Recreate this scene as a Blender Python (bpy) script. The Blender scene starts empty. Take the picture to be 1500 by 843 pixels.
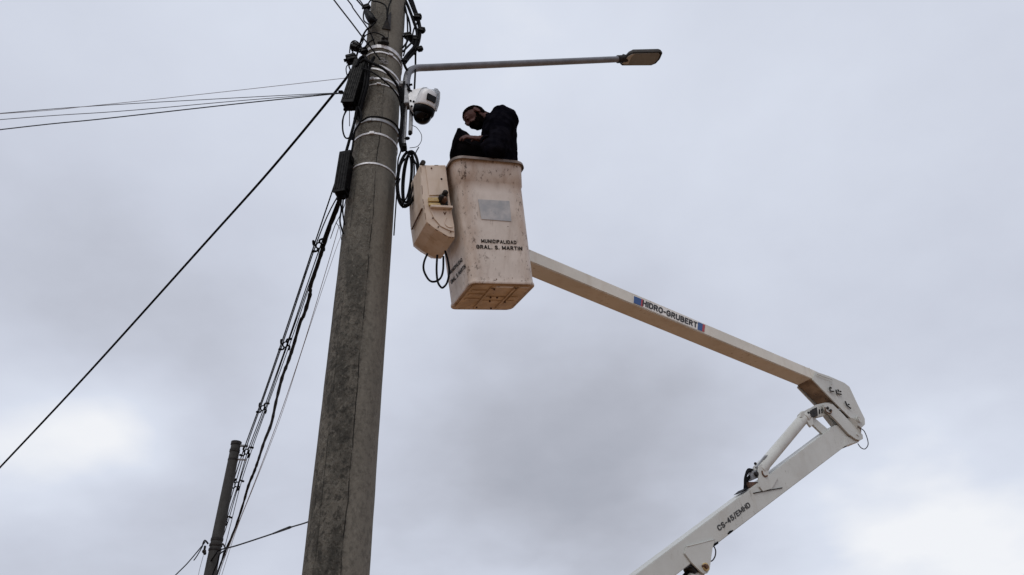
import bpy, bmesh, math, random
from mathutils import Vector, Matrix, noise
from mathutils.bvhtree import BVHTree
random.seed(7)
S = bpy.context.scene
COL = S.collection
V = Vector

# ------------------------------------------------------------ camera
CAM = V((0, 0, 1.6))
RM = Matrix(((0.99906948, 0.04312973, 0.0),
             (0.02419739, -0.56051537, 0.82779044),
             (-0.03570238, 0.82702016, 0.56103742)))
# columns of RM in (right, up, forward) order
RIGHT = V((RM[0][0], RM[1][0], RM[2][0]))
UP = V((RM[0][1], RM[1][1], RM[2][1])) 
FWD = V((RM[0][2], RM[1][2], RM[2][2]))
FPX = 1100.0
cd = bpy.data.cameras.new('camera'); cam = bpy.data.objects.new('camera', cd); COL.objects.link(cam)
cd.sensor_width = 36; cd.lens = FPX / 1500 * 36; cd.clip_start = .05; cd.clip_end = 5000


def ray(px, py):
    return (RIGHT * (px - 750) + UP * -(py - 421.5) + FWD * FPX).normalized()


# ------------------------------------------------------------ sky and sun
W = bpy.data.worlds.new('World'); S.world = W; W.use_nodes = True
SUN_EL, SUN_AZ = math.radians(52), math.radians(200)
nt = W.node_tree; nt.nodes.clear()


def nd(t, kind, **kw):
    n = t.nodes.new(kind)
    for k, v in kw.items():
        setattr(n, k, v)
    return n


def build_world():
    L = nt.links.new
    out = nd(nt, 'ShaderNodeOutputWorld'); bg = nd(nt, 'ShaderNodeBackground')
    bg.inputs[1].default_value = .1
    L(bg.outputs[0], out.inputs[0])
    sky = nd(nt, 'ShaderNodeTexSky', sky_type='NISHITA', sun_disc=False)
    sky.sun_elevation = SUN_EL; sky.sun_rotation = SUN_AZ
    tc = nd(nt, 'ShaderNodeTexCoord')
    D = nd(nt, 'ShaderNodeVectorMath', operation='NORMALIZE'); L(tc.outputs['Generated'], D.inputs[0])
    # cloud sheet: direction divided by height, so that clouds shrink to the horizon
    sep = nd(nt, 'ShaderNodeSeparateXYZ'); L(D.outputs[0], sep.inputs[0])
    hz = nd(nt, 'ShaderNodeMath', operation='MAXIMUM'); L(sep.outputs[2], hz.inputs[0]); hz.inputs[1].default_value = 0
    ha = nd(nt, 'ShaderNodeMath', operation='ADD'); L(hz.outputs[0], ha.inputs[0]); ha.inputs[1].default_value = .35
    dv = nd(nt, 'ShaderNodeVectorMath', operation='DIVIDE'); L(D.outputs[0], dv.inputs[0])
    cb = nd(nt, 'ShaderNodeCombineXYZ')
    for i in range(3):
        L(ha.outputs[0], cb.inputs[i])
    L(cb.outputs[0], dv.inputs[1])
    def noi(scale, det, rough, off):
        mp = nd(nt, 'ShaderNodeMapping'); mp.inputs['Location'].default_value = off
        L(dv.outputs[0], mp.inputs[0])
        n = nd(nt, 'ShaderNodeTexNoise'); n.inputs['Scale'].default_value = scale
        n.inputs['Detail'].default_value = det; n.inputs['Roughness'].default_value = rough
        L(mp.outputs[0], n.inputs['Vector'])
        return n.outputs[0]
    def mad(sock, mul, add):
        m = nd(nt, 'ShaderNodeMath', operation='MULTIPLY_ADD'); L(sock, m.inputs[0])
        m.inputs[1].default_value = mul; m.inputs[2].default_value = add
        return m.outputs[0]
    def add(a, b):
        m = nd(nt, 'ShaderNodeMath', operation='ADD'); L(a, m.inputs[0]); L(b, m.inputs[1]); return m.outputs[0]
    val = mad(noi(1.7, 4, .45, (3.1, 1.7, 0)), .34, -.17 + CL_BASE)
    val = add(val, mad(noi(5.5, 5, .55, (0, 4.2, 0)), .19, -.095))
    val = add(val, mad(noi(13, 4, .55, (2, 1.2, 0)), .07, -.035))
    # warp the direction a little so the cloud masses get uneven edges
    wn = nd(nt, 'ShaderNodeTexNoise'); wn.inputs['Scale'].default_value = 3.2; wn.inputs['Detail'].default_value = 3
    L(dv.outputs[0], wn.inputs['Vector'])
    ws = nd(nt, 'ShaderNodeVectorMath', operation='MULTIPLY_ADD'); L(wn.outputs['Color'], ws.inputs[0])
    ws.inputs[1].default_value = (.17, .17, .17); ws.inputs[2].default_value = (-.085, -.085, -.085)
    wa = nd(nt, 'ShaderNodeVectorMath', operation='ADD'); L(D.outputs[0], wa.inputs[0]); L(ws.outputs[0], wa.inputs[1])
    WD = nd(nt, 'ShaderNodeVectorMath', operation='NORMALIZE'); L(wa.outputs[0], WD.inputs[0])
    for px, py, rad, amp in MASSES:
        d = ray(px, py)
        dot = nd(nt, 'ShaderNodeVectorMath', operation='DOT_PRODUCT'); L(WD.outputs[0], dot.inputs[0]); dot.inputs[1].default_value = d
        k = 2 * 1100 ** 2 / rad ** 2 / 2
        e = mad(dot.outputs['Value'], k, -k)
        ex = nd(nt, 'ShaderNodeMath', operation='EXPONENT'); L(e, ex.inputs[0])
        val = add(val, mad(ex.outputs[0], amp, 0))
    cr = nd(nt, 'ShaderNodeValToRGB'); L(val, cr.inputs[0])
    el = cr.color_ramp.elements
    el[0].position = 0; el[0].color = (3.0 / 10, 3.2 / 10, 3.75 / 10, 1)
    el[1].position = 1; el[1].color = (.90, .915, .95, 1)
    for p, c in ((.3, (.455, .475, .545)), (.55, (.60, .635, .735)), (.8, (.71, .755, .86))):
        e = el.new(p); e.color = (*c, 1)
    sc = nd(nt, 'ShaderNodeVectorMath', operation='SCALE'); L(cr.outputs[0], sc.inputs[0]); sc.inputs['Scale'].default_value = 10
    mx = nd(nt, 'ShaderNodeMix', data_type='RGBA'); mx.inputs[0].default_value = .97
    L(sky.outputs[0], mx.inputs[6]); L(sc.outputs[0], mx.inputs[7]); L(mx.outputs[2], bg.inputs[0])


CL_BASE = .62
# cloud masses: picture direction, angular radius (in px of a 1100 px lens), brighter or darker
MASSES = [(75, 625, 85, .50), (170, 650, 60, .12), (1450, 745, 115, .38), (1330, 805, 110, .18), (1180, 840, 120, .16), (10, 330, 170, -.16),
          (810, 680, 160, -.31), (1010, 620, 170, -.15), (640, 630, 120, -.10), (1420, 400, 140, -.06), (180, 500, 110, -.16), (110, 790, 110, -.20),
          (620, 90, 260, .10), (590, 520, 90, .16), (1050, 200, 260, .10), (700, 838, 70, .22), (900, 470, 90, -.06), (300, 430, 120, -.04),
          (1480, 560, 110, -.14), (270, 740, 70, -.10), (1250, 600, 110, -.08), (60, 40, 150, .05)]
build_world()
sl = bpy.data.lights.new('sun', 'SUN'); sun = bpy.data.objects.new('sun', sl); COL.objects.link(sun)
sl.energy = 1.1; sl.angle = math.radians(35); sl.color = (1, .97, .92)
# direction towards the sun: behind the camera, to the left
sd = V((math.sin(SUN_AZ) * math.cos(SUN_EL), math.cos(SUN_AZ) * math.cos(SUN_EL), math.sin(SUN_EL)))
sun.rotation_euler = sd.to_track_quat('Z', 'Y').to_euler()
S.view_settings.view_transform = 'Standard'; S.view_settings.look = 'None'
S.view_settings.exposure = 0; S.view_settings.gamma = 1
cam.matrix_world = Matrix(((RIGHT.x, UP.x, -FWD.x, CAM.x), (RIGHT.y, UP.y, -FWD.y, CAM.y), (RIGHT.z, UP.z, -FWD.z, CAM.z), (0, 0, 0, 1)))
S.camera = cam


# ------------------------------------------------------------ geometry of the survey: pixel + distance -> place
def P(px, py, Y):
    r = ray(px, py); return CAM + r * (Y / r.y)


def hit(px, py, p0, n):
    r = ray(px, py); return CAM + r * ((p0 - CAM).dot(n) / r.dot(n))


def depth(p): return (p - CAM).dot(FWD)


def wid(px, p): return px * depth(p) / FPX      # metres covered by px pixels at p


# ------------------------------------------------------------ materials
def mat(name, col, rough=.6, metal=0, col2=None, nscale=4, spots=None, spot_scale=30, spot_amt=.12, bump=.0, bscale=60,
        stretch=(1, 1, 1), scuff=None, grime_and_shade=None, streak=None, streak_amt=.3, spec=.5, detail=6):
    m = bpy.data.materials.new(name); m.use_nodes = True; t = m.node_tree; L = t.links.new
    b = t.nodes['Principled BSDF']; b.inputs['Roughness'].default_value = rough; b.inputs['Metallic'].default_value = metal
    b.inputs['Specular IOR Level'].default_value = spec
    b.inputs['Base Color'].default_value = (*col, 1)
    tc = nd(t, 'ShaderNodeTexCoord'); src = tc.outputs['Object']; c = None
    def nz(scale, st=(1, 1, 1), det=detail, ro=.6, off=(0, 0, 0)):
        mp = nd(t, 'ShaderNodeMapping'); mp.inputs['Scale'].default_value = st; mp.inputs['Location'].default_value = off
        L(src, mp.inputs[0])
        n = nd(t, 'ShaderNodeTexNoise'); n.inputs['Scale'].default_value = scale; n.inputs['Detail'].default_value = det
        n.inputs['Roughness'].default_value = ro; L(mp.outputs[0], n.inputs['Vector']); return n.outputs[0]
    def rng(s, a, bb, lo=0, hi=1):
        r = nd(t, 'ShaderNodeMapRange', interpolation_type='SMOOTHSTEP'); L(s, r.inputs[0]); r.inputs[1].default_value = a; r.inputs[2].default_value = bb
        r.inputs[3].default_value = lo; r.inputs[4].default_value = hi; return r.outputs[0]
    def mix(f, a, bcol):
        x = nd(t, 'ShaderNodeMix', data_type='RGBA'); L(f, x.inputs[0])
        if isinstance(a, tuple): x.inputs[6].default_value = (*a, 1)
        else: L(a, x.inputs[6])
        x.inputs[7].default_value = (*bcol, 1); return x.outputs[2]
    c = col
    if col2: c = mix(rng(nz(nscale, stretch), .35, .68), c, col2)
    if streak: c = mix(rng(nz(9, (1, 1, .12), 4, .6, (5, 2, 1)), .5, .75, 0, streak_amt), c, streak)
    if spots: c = mix(rng(nz(spot_scale, (1, 1, 1), 5, .7, (7, 7, 7)), .74 - spot_amt, .78 - spot_amt), c, spots)
    if scuff:      # short rubbed marks gathered in patches
        area = rng(nz(2.6, (1, 1, 1), 4, .6, (3, 9, 2)), .48, .62)
        marks = rng(nz(26, (1.2, 1.2, .45), 7, .75, (1, 4, 8)), .56, .64)
        mm = nd(t, 'ShaderNodeMath', operation='MULTIPLY'); L(area, mm.inputs[0]); L(marks, mm.inputs[1])
        m2 = nd(t, 'ShaderNodeMath', operation='MULTIPLY'); L(mm.outputs[0], m2.inputs[0]); m2.inputs[1].default_value = scuff[1]
        c = mix(m2.outputs[0], c, scuff[0])
        c = mix(rng(nz(5, (1, 1, .5), 9, .75, (8, 1, 6)), .52, .78, 0, scuff[1] * .55), c, tuple(x * 1.9 for x in scuff[0]))
    if grime_and_shade:      # dirt and painted overhang shade where the mesh says, broken up by noise
        at = nd(t, 'ShaderNodeAttribute', attribute_name='grime_and_shade')
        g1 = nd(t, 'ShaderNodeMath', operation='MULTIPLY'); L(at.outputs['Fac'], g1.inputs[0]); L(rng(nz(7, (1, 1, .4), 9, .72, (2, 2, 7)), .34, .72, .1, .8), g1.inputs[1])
        c = mix(g1.outputs[0], c, tuple(x * 2.0 for x in grime_and_shade))
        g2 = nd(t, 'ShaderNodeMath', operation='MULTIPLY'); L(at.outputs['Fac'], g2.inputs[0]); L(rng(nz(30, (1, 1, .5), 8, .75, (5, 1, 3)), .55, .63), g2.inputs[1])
        c = mix(g2.outputs[0], c, tuple(x * .6 for x in grime_and_shade))
    if not isinstance(c, tuple): L(c, b.inputs['Base Color'])
    rv = rng(nz(nscale * 2.3), .3, .7, max(rough - .1, .05), min(rough + .12, 1)); L(rv, b.inputs['Roughness'])
    if bump:
        bp = nd(t, 'ShaderNodeBump'); bp.inputs['Strength'].default_value = bump; bp.inputs['Distance'].default_value = .01
        L(nz(bscale), bp.inputs['Height']); L(bp.outputs[0], b.inputs['Normal'])
    return m


def concrete_mat(name, dirv, seam, light, dark, R=.18):
    """cast concrete: weathered rough half on one side of the mould seam, smoother on the other"""
    m = bpy.data.materials.new(name); m.use_nodes = True; t = m.node_tree; L = t.links.new
    b = t.nodes['Principled BSDF']; b.inputs['Roughness'].default_value = .92; b.inputs['Specular IOR Level'].default_value = .25
    tc = nd(t, 'ShaderNodeTexCoord'); src = tc.outputs['Object']
    def nz(scale, st=(1, 1, 1), det=8, ro=.6, off=(0, 0, 0)):
        mp = nd(t, 'ShaderNodeMapping'); mp.inputs['Scale'].default_value = st; mp.inputs['Location'].default_value = off
        L(src, mp.inputs[0])
        n = nd(t, 'ShaderNodeTexNoise'); n.inputs['Scale'].default_value = scale; n.inputs['Detail'].default_value = det
        n.inputs['Roughness'].default_value = ro; L(mp.outputs[0], n.inputs['Vector']); return n.outputs[0]
    def rng(s, a, bb, lo=0, hi=1):
        r = nd(t, 'ShaderNodeMapRange', interpolation_type='SMOOTHSTEP'); L(s, r.inputs[0]); r.inputs[1].default_value = a; r.inputs[2].default_value = bb
        r.inputs[3].default_value = lo; r.inputs[4].default_value = hi; return r.outputs[0]
    def mth(op, a, bb):
        x = nd(t, 'ShaderNodeMath', operation=op)
        for i, s in enumerate((a, bb)):
            if isinstance(s, (int, float)): x.inputs[i].default_value = s
            else: L(s, x.inputs[i])
        return x.outputs[0]
    def mix(f, a, bcol):
        x = nd(t, 'ShaderNodeMix', data_type='RGBA'); L(f, x.inputs[0])
        if isinstance(a, tuple): x.inputs[6].default_value = (*a, 1)
        else: L(a, x.inputs[6])
        if isinstance(bcol, tuple): x.inputs[7].default_value = (*bcol, 1)
        else: L(bcol, x.inputs[7])
        return x.outputs[2]
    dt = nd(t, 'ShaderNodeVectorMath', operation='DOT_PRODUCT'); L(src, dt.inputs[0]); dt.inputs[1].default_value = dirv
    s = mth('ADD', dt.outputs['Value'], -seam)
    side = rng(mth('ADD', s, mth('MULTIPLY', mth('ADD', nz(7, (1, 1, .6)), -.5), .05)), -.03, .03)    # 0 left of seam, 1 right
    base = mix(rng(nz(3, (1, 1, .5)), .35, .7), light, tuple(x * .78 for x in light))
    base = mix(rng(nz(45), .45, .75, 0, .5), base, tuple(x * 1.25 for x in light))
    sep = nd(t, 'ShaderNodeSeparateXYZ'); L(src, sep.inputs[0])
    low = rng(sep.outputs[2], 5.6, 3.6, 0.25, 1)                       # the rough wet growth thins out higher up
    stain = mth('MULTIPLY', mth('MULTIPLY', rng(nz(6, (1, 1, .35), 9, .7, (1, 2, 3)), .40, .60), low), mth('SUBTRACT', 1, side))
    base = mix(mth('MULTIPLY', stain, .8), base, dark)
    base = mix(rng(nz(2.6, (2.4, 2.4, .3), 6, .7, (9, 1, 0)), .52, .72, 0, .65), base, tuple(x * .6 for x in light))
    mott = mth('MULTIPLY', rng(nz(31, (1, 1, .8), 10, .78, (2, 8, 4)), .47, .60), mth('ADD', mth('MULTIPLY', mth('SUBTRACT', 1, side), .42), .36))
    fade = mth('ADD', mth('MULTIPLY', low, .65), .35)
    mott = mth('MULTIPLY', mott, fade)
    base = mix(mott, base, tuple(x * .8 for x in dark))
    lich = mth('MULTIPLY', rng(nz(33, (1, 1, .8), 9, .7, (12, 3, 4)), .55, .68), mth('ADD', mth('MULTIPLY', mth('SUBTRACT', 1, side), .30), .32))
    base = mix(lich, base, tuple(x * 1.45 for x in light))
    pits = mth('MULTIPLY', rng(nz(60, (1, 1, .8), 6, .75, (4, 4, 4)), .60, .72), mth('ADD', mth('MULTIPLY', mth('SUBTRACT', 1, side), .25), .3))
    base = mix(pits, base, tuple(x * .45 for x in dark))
    # the seam line itself, dirt held in it, broken here and there
    ln = mth('MULTIPLY', rng(mth('ABSOLUTE', mth('ADD', s, mth('MULTIPLY', mth('ADD', nz(2.2, (1, 1, 1)), -.5), .05)), 0), .0042, .001), rng(nz(4, (1, 1, 1), 6, .7, (3, 8, 1)), .38, .6, .05, 1))
    base = mix(ln, base, tuple(x * .3 for x in dark))
    s2 = mth('ADD', s, .14)      # the second, fainter mould line near the left edge
    ln2 = mth('MULTIPLY', rng(mth('ABSOLUTE', mth('ADD', s2, mth('MULTIPLY', mth('ADD', nz(1.9, (1, 1, 1), 6, .6, (4, 2, 2)), -.5), .03)), 0), .004, .001), rng(nz(3.3, (1, 1, 1), 6, .7, (2, 5, 9)), .42, .55, 0, .7))
    base = mix(ln2, base, tuple(x * .4 for x in dark))
    L(base, b.inputs['Base Color'])
    h = mth('ADD', mth('MULTIPLY', nz(38, (1, 1, .7), 8, .7), mth('ADD', mth('MULTIPLY', mth('SUBTRACT', 1, side), 1.6), .35)), mth('MULTIPLY', pits, -.5))
    h = mth('ADD', h, mth('MULTIPLY', ln, -.7))
    bp = nd(t, 'ShaderNodeBump'); bp.inputs['Strength'].default_value = .85; bp.inputs['Distance'].default_value = .018
    L(h, bp.inputs['Height']); L(bp.outputs[0], b.inputs['Normal'])
    return m


WHITE_BOOM = mat('boom_paint', (.65, .625, .56), .42, 0, (.58, .555, .49), 3, (.25, .2, .15), 55, .02, streak=(.42, .35, .26), streak_amt=.35, scuff=((.2, .15, .11), .65))
WHITE_LOW = mat('lower_boom_paint', (.52, .53, .50), .42, 0, (.47, .475, .445), 3, (.28, .25, .2), 55, .01, streak=(.4, .37, .32), streak_amt=.3, scuff=((.18, .16, .13), .65))
BUCKET_M = mat('bucket_gelcoat', (.71, .65, .59), .5, 0, (.60, .54, .48), 4, (.14, .10, .075), 34, .065, streak=(.32, .24, .18), streak_amt=.6, bump=.08, bscale=20, scuff=((.16, .12, .09), .75), grime_and_shade=(.20, .14, .10))
BUCKET_UNDER = mat('bucket_underside', (.60, .46, .31), .7, 0, (.42, .31, .20), 9, (.12, .07, .04), 30, .08, bump=.1)
BOX_M = mat('control_box_gelcoat', (.70, .60, .50), .5, 0, (.60, .49, .38), 7, (.12, .08, .05), 40, .05, streak=(.42, .3, .18), streak_amt=.7, bump=.06, bscale=30, scuff=((.17, .12, .08), .85))
RIM_M = mat('bucket_rim_worn', (.19, .145, .12), .6, 0, (.08, .055, .04), 10, (.05, .04, .035), 45, .1)
PLATE_M = mat('worn_plate', (.36, .38, .40), .55, .0, (.50, .50, .50), 14, (.12, .1, .1), 60, .06)
GALV = mat('galvanised_steel', (.30, .31, .33), .5, .15, (.20, .21, .225), 20, (.35, .33, .3), 60, .04)
BAND_M = mat('band_steel', (.74, .75, .77), .42, .1, (.45, .46, .48), 25, (.3, .25, .2), 40, .05)
PIPE = mat('street_lamp_pipe', (.19, .205, .235), .5, 0, (.14, .15, .17), 12, (.2, .18, .16), 60, .03)
DARK_METAL = mat('dark_metal', (.018, .018, .020), .5, 0, (.04, .035, .03), 25, spec=.12)
BLACK = mat('black_rubber', (.003, .003, .004), .6, 0, (.007, .007, .008), 30, spec=.05)
BLACKP = mat('black_plastic', (.003, .003, .004), .5, 0, (.006, .006, .007), 16, spec=.06, bump=.05, bscale=40)
WIRE = mat('weathered_wire', (.015, .015, .02), .6, 0, (.03, .03, .035), 30, spec=.2)
WIRE_PALE = mat('pale_drop_wire', (.22, .23, .26), .6, 0, (.3, .31, .34), 30)
SHIELD = mat('camera_shell', (.70, .72, .74), .35, 0, (.62, .64, .66), 15)
DOME = mat('smoked_dome', (.002, .002, .003), .18, 0, spec=.16)
LAMPGLASS = mat('lamp_glass', (.21, .23, .24), .22, 0, (.17, .185, .19), 9)
LED = mat('lamp_led_tray', (.42, .43, .42), .4)
RUST = mat('rusty_fitting', (.16, .08, .045), .7, .3, (.08, .05, .035), 40)
BRASS = mat('yellowed_bracket', (.62, .47, .20), .5, .1, (.45, .33, .16), 30)
TEXTM = mat('letter_black', (.02, .02, .022), .6, 0, (.035, .034, .034), 30)
TEXTW = mat('stencil_black', (.012, .011, .011), .7, 0, (.03, .027, .025), 60, spec=.1)
KNUCKLE = mat('stained_knuckle', (.34, .25, .17), .7, 0, (.10, .07, .05), 6, (.03, .02, .02), 20, .12)
BLUE = mat('decal_blue', (.012, .065, .22), .4)
RED = mat('decal_red', (.36, .03, .04), .4)
DECALW = mat('decal_white', (.72, .71, .68), .4)
SKIN = mat('skin', (.085, .033, .026), .7, 0, (.05, .019, .016), 30, spec=.3, bump=.06, bscale=120)
HAIR = mat('black_hair', (.0022, .0018, .0016), .9, 0, (.009, .006, .005), 60, spec=.0, bump=.5, bscale=160)
JACKET = mat('dark_jacket', (.0030, .0029, .0048), .9, 0, (.009, .0085, .012), 12, spec=.0, bump=.35, bscale=55)
PANTS = mat('work_trousers', (.02, .022, .035), .85, 0, (.03, .03, .04), 12)
BAG = mat('black_tool_bag', (.003, .003, .004), .85, 0, (.008, .007, .008), 14, spec=.0, bump=.3, bscale=60)
GROUND = mat('dirt_ground', (.27, .145, .072), .95, 0, (.22, .125, .065), .5, (.15, .1, .06), 8, .1, bump=.3, bscale=12)
GRASS = mat('grass_ground', (.07, .09, .03), .95, 0, (.13, .12, .05), 2)
ROAD = mat('asphalt', (.055, .053, .05), .9, 0, (.075, .07, .065), 3)
POLE_DIR = V((.972, .235, 0))
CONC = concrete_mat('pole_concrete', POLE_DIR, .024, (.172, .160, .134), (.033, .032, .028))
CONC2 = mat('far_pole_concrete', (.045, .045, .043), .92, 0, (.03, .03, .029), 5, (.04, .04, .04), 30, .08, stretch=(1, 1, .3), bump=.2, bscale=40)


# ------------------------------------------------------------ object helpers
def link(name, me, m, parent=None, smooth=False):
    o = bpy.data.objects.new(name, me); COL.objects.link(o)
    if m: me.materials.append(m)
    if smooth:
        for p in me.polygons: p.use_smooth = True
    if parent: o.parent = parent
    return o


def from_bm(name, bm, m, parent=None, smooth=False, sharp=35):
    bmesh.ops.recalc_face_normals(bm, faces=bm.faces)
    if smooth:
        for e in bm.edges:
            if len(e.link_faces) == 2 and e.calc_face_angle(0) > math.radians(sharp): e.smooth = False
    me = bpy.data.meshes.new(name); bm.to_mesh(me); bm.free()
    o = link(name, me, m, parent, smooth)
    if parent: place_local(o, parent)
    return o


def place_local(o, parent):
    """geometry is written in world space; move it into the parent's space so that the child sits at its parent's origin"""
    bpy.context.view_layer.update() if False else None
    o.data.transform(world_of(parent).inverted())


def world_of(o):
    mtx = Matrix.LocRotScale(o.location, o.rotation_euler, o.scale)
    return (world_of(o.parent) @ mtx) if o.parent else mtx


def tag(o, label=None, cat=None, group=None, kind=None):
    if label: o['label'] = label
    if cat: o['category'] = cat
    if group: o['group'] = group
    if kind: o['kind'] = kind
    return o


def empty(name, loc, label, cat, group=None):
    o = bpy.data.objects.new(name, None); COL.objects.link(o); o.location = loc; o.empty_display_size = .2
    return tag(o, label, cat, group)


def solo(name, bm, m, label, cat, group=None, smooth=False):
    """a thing that is one mesh, with its origin at the middle of its bounds"""
    c = V((0, 0, 0))
    for v in bm.verts: c += v.co
    c /= max(1, len(bm.verts))
    for v in bm.verts: v.co -= c
    o = from_bm(name, bm, m, None, smooth); o.location = c
    return tag(o, label, cat, group)


def catmull(pts, n=6):
    out = []
    for i in range(len(pts) - 1):
        p0 = pts[max(i - 1, 0)]; p1 = pts[i]; p2 = pts[i + 1]; p3 = pts[min(i + 2, len(pts) - 1)]
        for k in range(n):
            t = k / n
            out.append(.5 * ((2 * p1) + (p2 - p0) * t + (2 * p0 - 5 * p1 + 4 * p2 - p3) * t * t + (3 * p1 - p0 - 3 * p2 + p3) * t ** 3))
    out.append(pts[-1].copy()); return out


def tube(bm, pts, r, sides=8, r2=None, cap=True, closed=False):
    """sweep along pts; r a number or list"""
    n = len(pts); rs = r if isinstance(r, (list, tuple)) else [r + ((r2 if r2 is not None else r) - r) * i / max(1, n - 1) for i in range(n)]
    t0 = (pts[1] - pts[0]).normalized(); a = V((0, 0, 1)) if abs(t0.z) < .9 else V((1, 0, 0))
    nrm = (a - t0 * a.dot(t0)).normalized(); rings = []
    for i in range(n):
        if closed: t = (pts[(i + 1) % n] - pts[i - 1]).normalized()
        else: t = (pts[min(i + 1, n - 1)] - pts[max(i - 1, 0)]).normalized()
        nrm = (nrm - t * nrm.dot(t)).normalized(); b = t.cross(nrm)
        rings.append([bm.verts.new(pts[i] + (nrm * math.cos(2 * math.pi * k / sides) + b * math.sin(2 * math.pi * k / sides)) * rs[i]) for k in range(sides)])
    for i in range(n if closed else n - 1):
        A = rings[i]; B = rings[(i + 1) % n]
        for k in range(sides):
            bm.faces.new((A[k], A[(k + 1) % sides], B[(k + 1) % sides], B[k]))
    if cap and not closed:
        bm.faces.new(rings[0][::-1]); bm.faces.new(rings[-1])
    return rings


def prism(bm, poly, off, bevel=0):
    """extrude a planar polygon (list of points) by vector off"""
    a = [bm.verts.new(p) for p in poly]; b = [bm.verts.new(p + off) for p in poly]; n = len(poly)
    fs = [bm.faces.new(a), bm.faces.new(b[::-1])]
    for i in range(n): fs.append(bm.faces.new((a[i], b[i], b[(i + 1) % n], a[(i + 1) % n])))
    if bevel:
        es = set(e for f in fs for e in f.edges)
        bmesh.ops.bevel(bm, geom=list(es), offset=bevel, segments=2, affect='EDGES', clamp_overlap=True)


def box(bm, c, ax, ay, az, bevel=0):
    """box centred at c with half-extent vectors"""
    prism(bm, [c - ax - ay - az, c + ax - ay - az, c + ax + ay - az, c - ax + ay - az], az * 2, bevel)


def ball(bm, c, r, seg=16, axes=None):
    geo = bmesh.ops.create_uvsphere(bm, u_segments=seg, v_segments=max(6, seg * 2 // 3), radius=1)
    for v in geo['verts']:
        q = v.co.copy()
        if axes: v.co = c + axes[0] * q.x + axes[1] * q.y + axes[2] * q.z
        else: v.co = c + q * r
    return geo['verts']


def cyl(bm, a, b, r, sides=16, r2=None): tube(bm, [a, b], r, sides, r2)


def lathe(bm, c, axis, prof, seg=32):
    """prof: list of (distance along axis, radius)"""
    axis = axis.normalized(); a = V((0, 0, 1)) if abs(axis.z) < .9 else V((1, 0, 0))
    u = (a - axis * a.dot(axis)).normalized(); w = axis.cross(u); rings = []
    for h, r in prof:
        rings.append([bm.verts.new(c + axis * h + (u * math.cos(2 * math.pi * k / seg) + w * math.sin(2 * math.pi * k / seg)) * max(r, 1e-4)) for k in range(seg)])
    for A, B in zip(rings, rings[1:]):
        for k in range(seg): bm.faces.new((A[k], A[(k + 1) % seg], B[(k + 1) % seg], B[k]))
    bm.faces.new(rings[0][::-1]); bm.faces.new(rings[-1])


def pxcable(name, pts, wpx, m, label, cat='cable', group=None, sides=8, n=6, w2=None, wob=0):
    """a cable through surveyed places (px, py, Y); width in photo pixels"""
    Q = [P(*p) for p in pts]; C = catmull(Q, n) if len(Q) > 2 else [Q[0].lerp(Q[1], i / 8) for i in range(9)]
    N = len(C) - 1
    rs = [wid((wpx + ((w2 or wpx) - wpx) * i / N) * (1 + wob * math.sin(i * 2.3 + 1) * random.random()), C[i]) / 2 for i in range(N + 1)]
    bm = bmesh.new(); tube(bm, C, rs, sides)
    return solo(name, bm, m, label, cat, group, smooth=True)


def arc(cx, cy, rx, ry, a0, a1, n=7):
    return [(cx + rx * math.cos(math.radians(a0 + (a1 - a0) * k / n)), cy + ry * math.sin(math.radians(a0 + (a1 - a0) * k / n))) for k in range(n + 1)]


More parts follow.
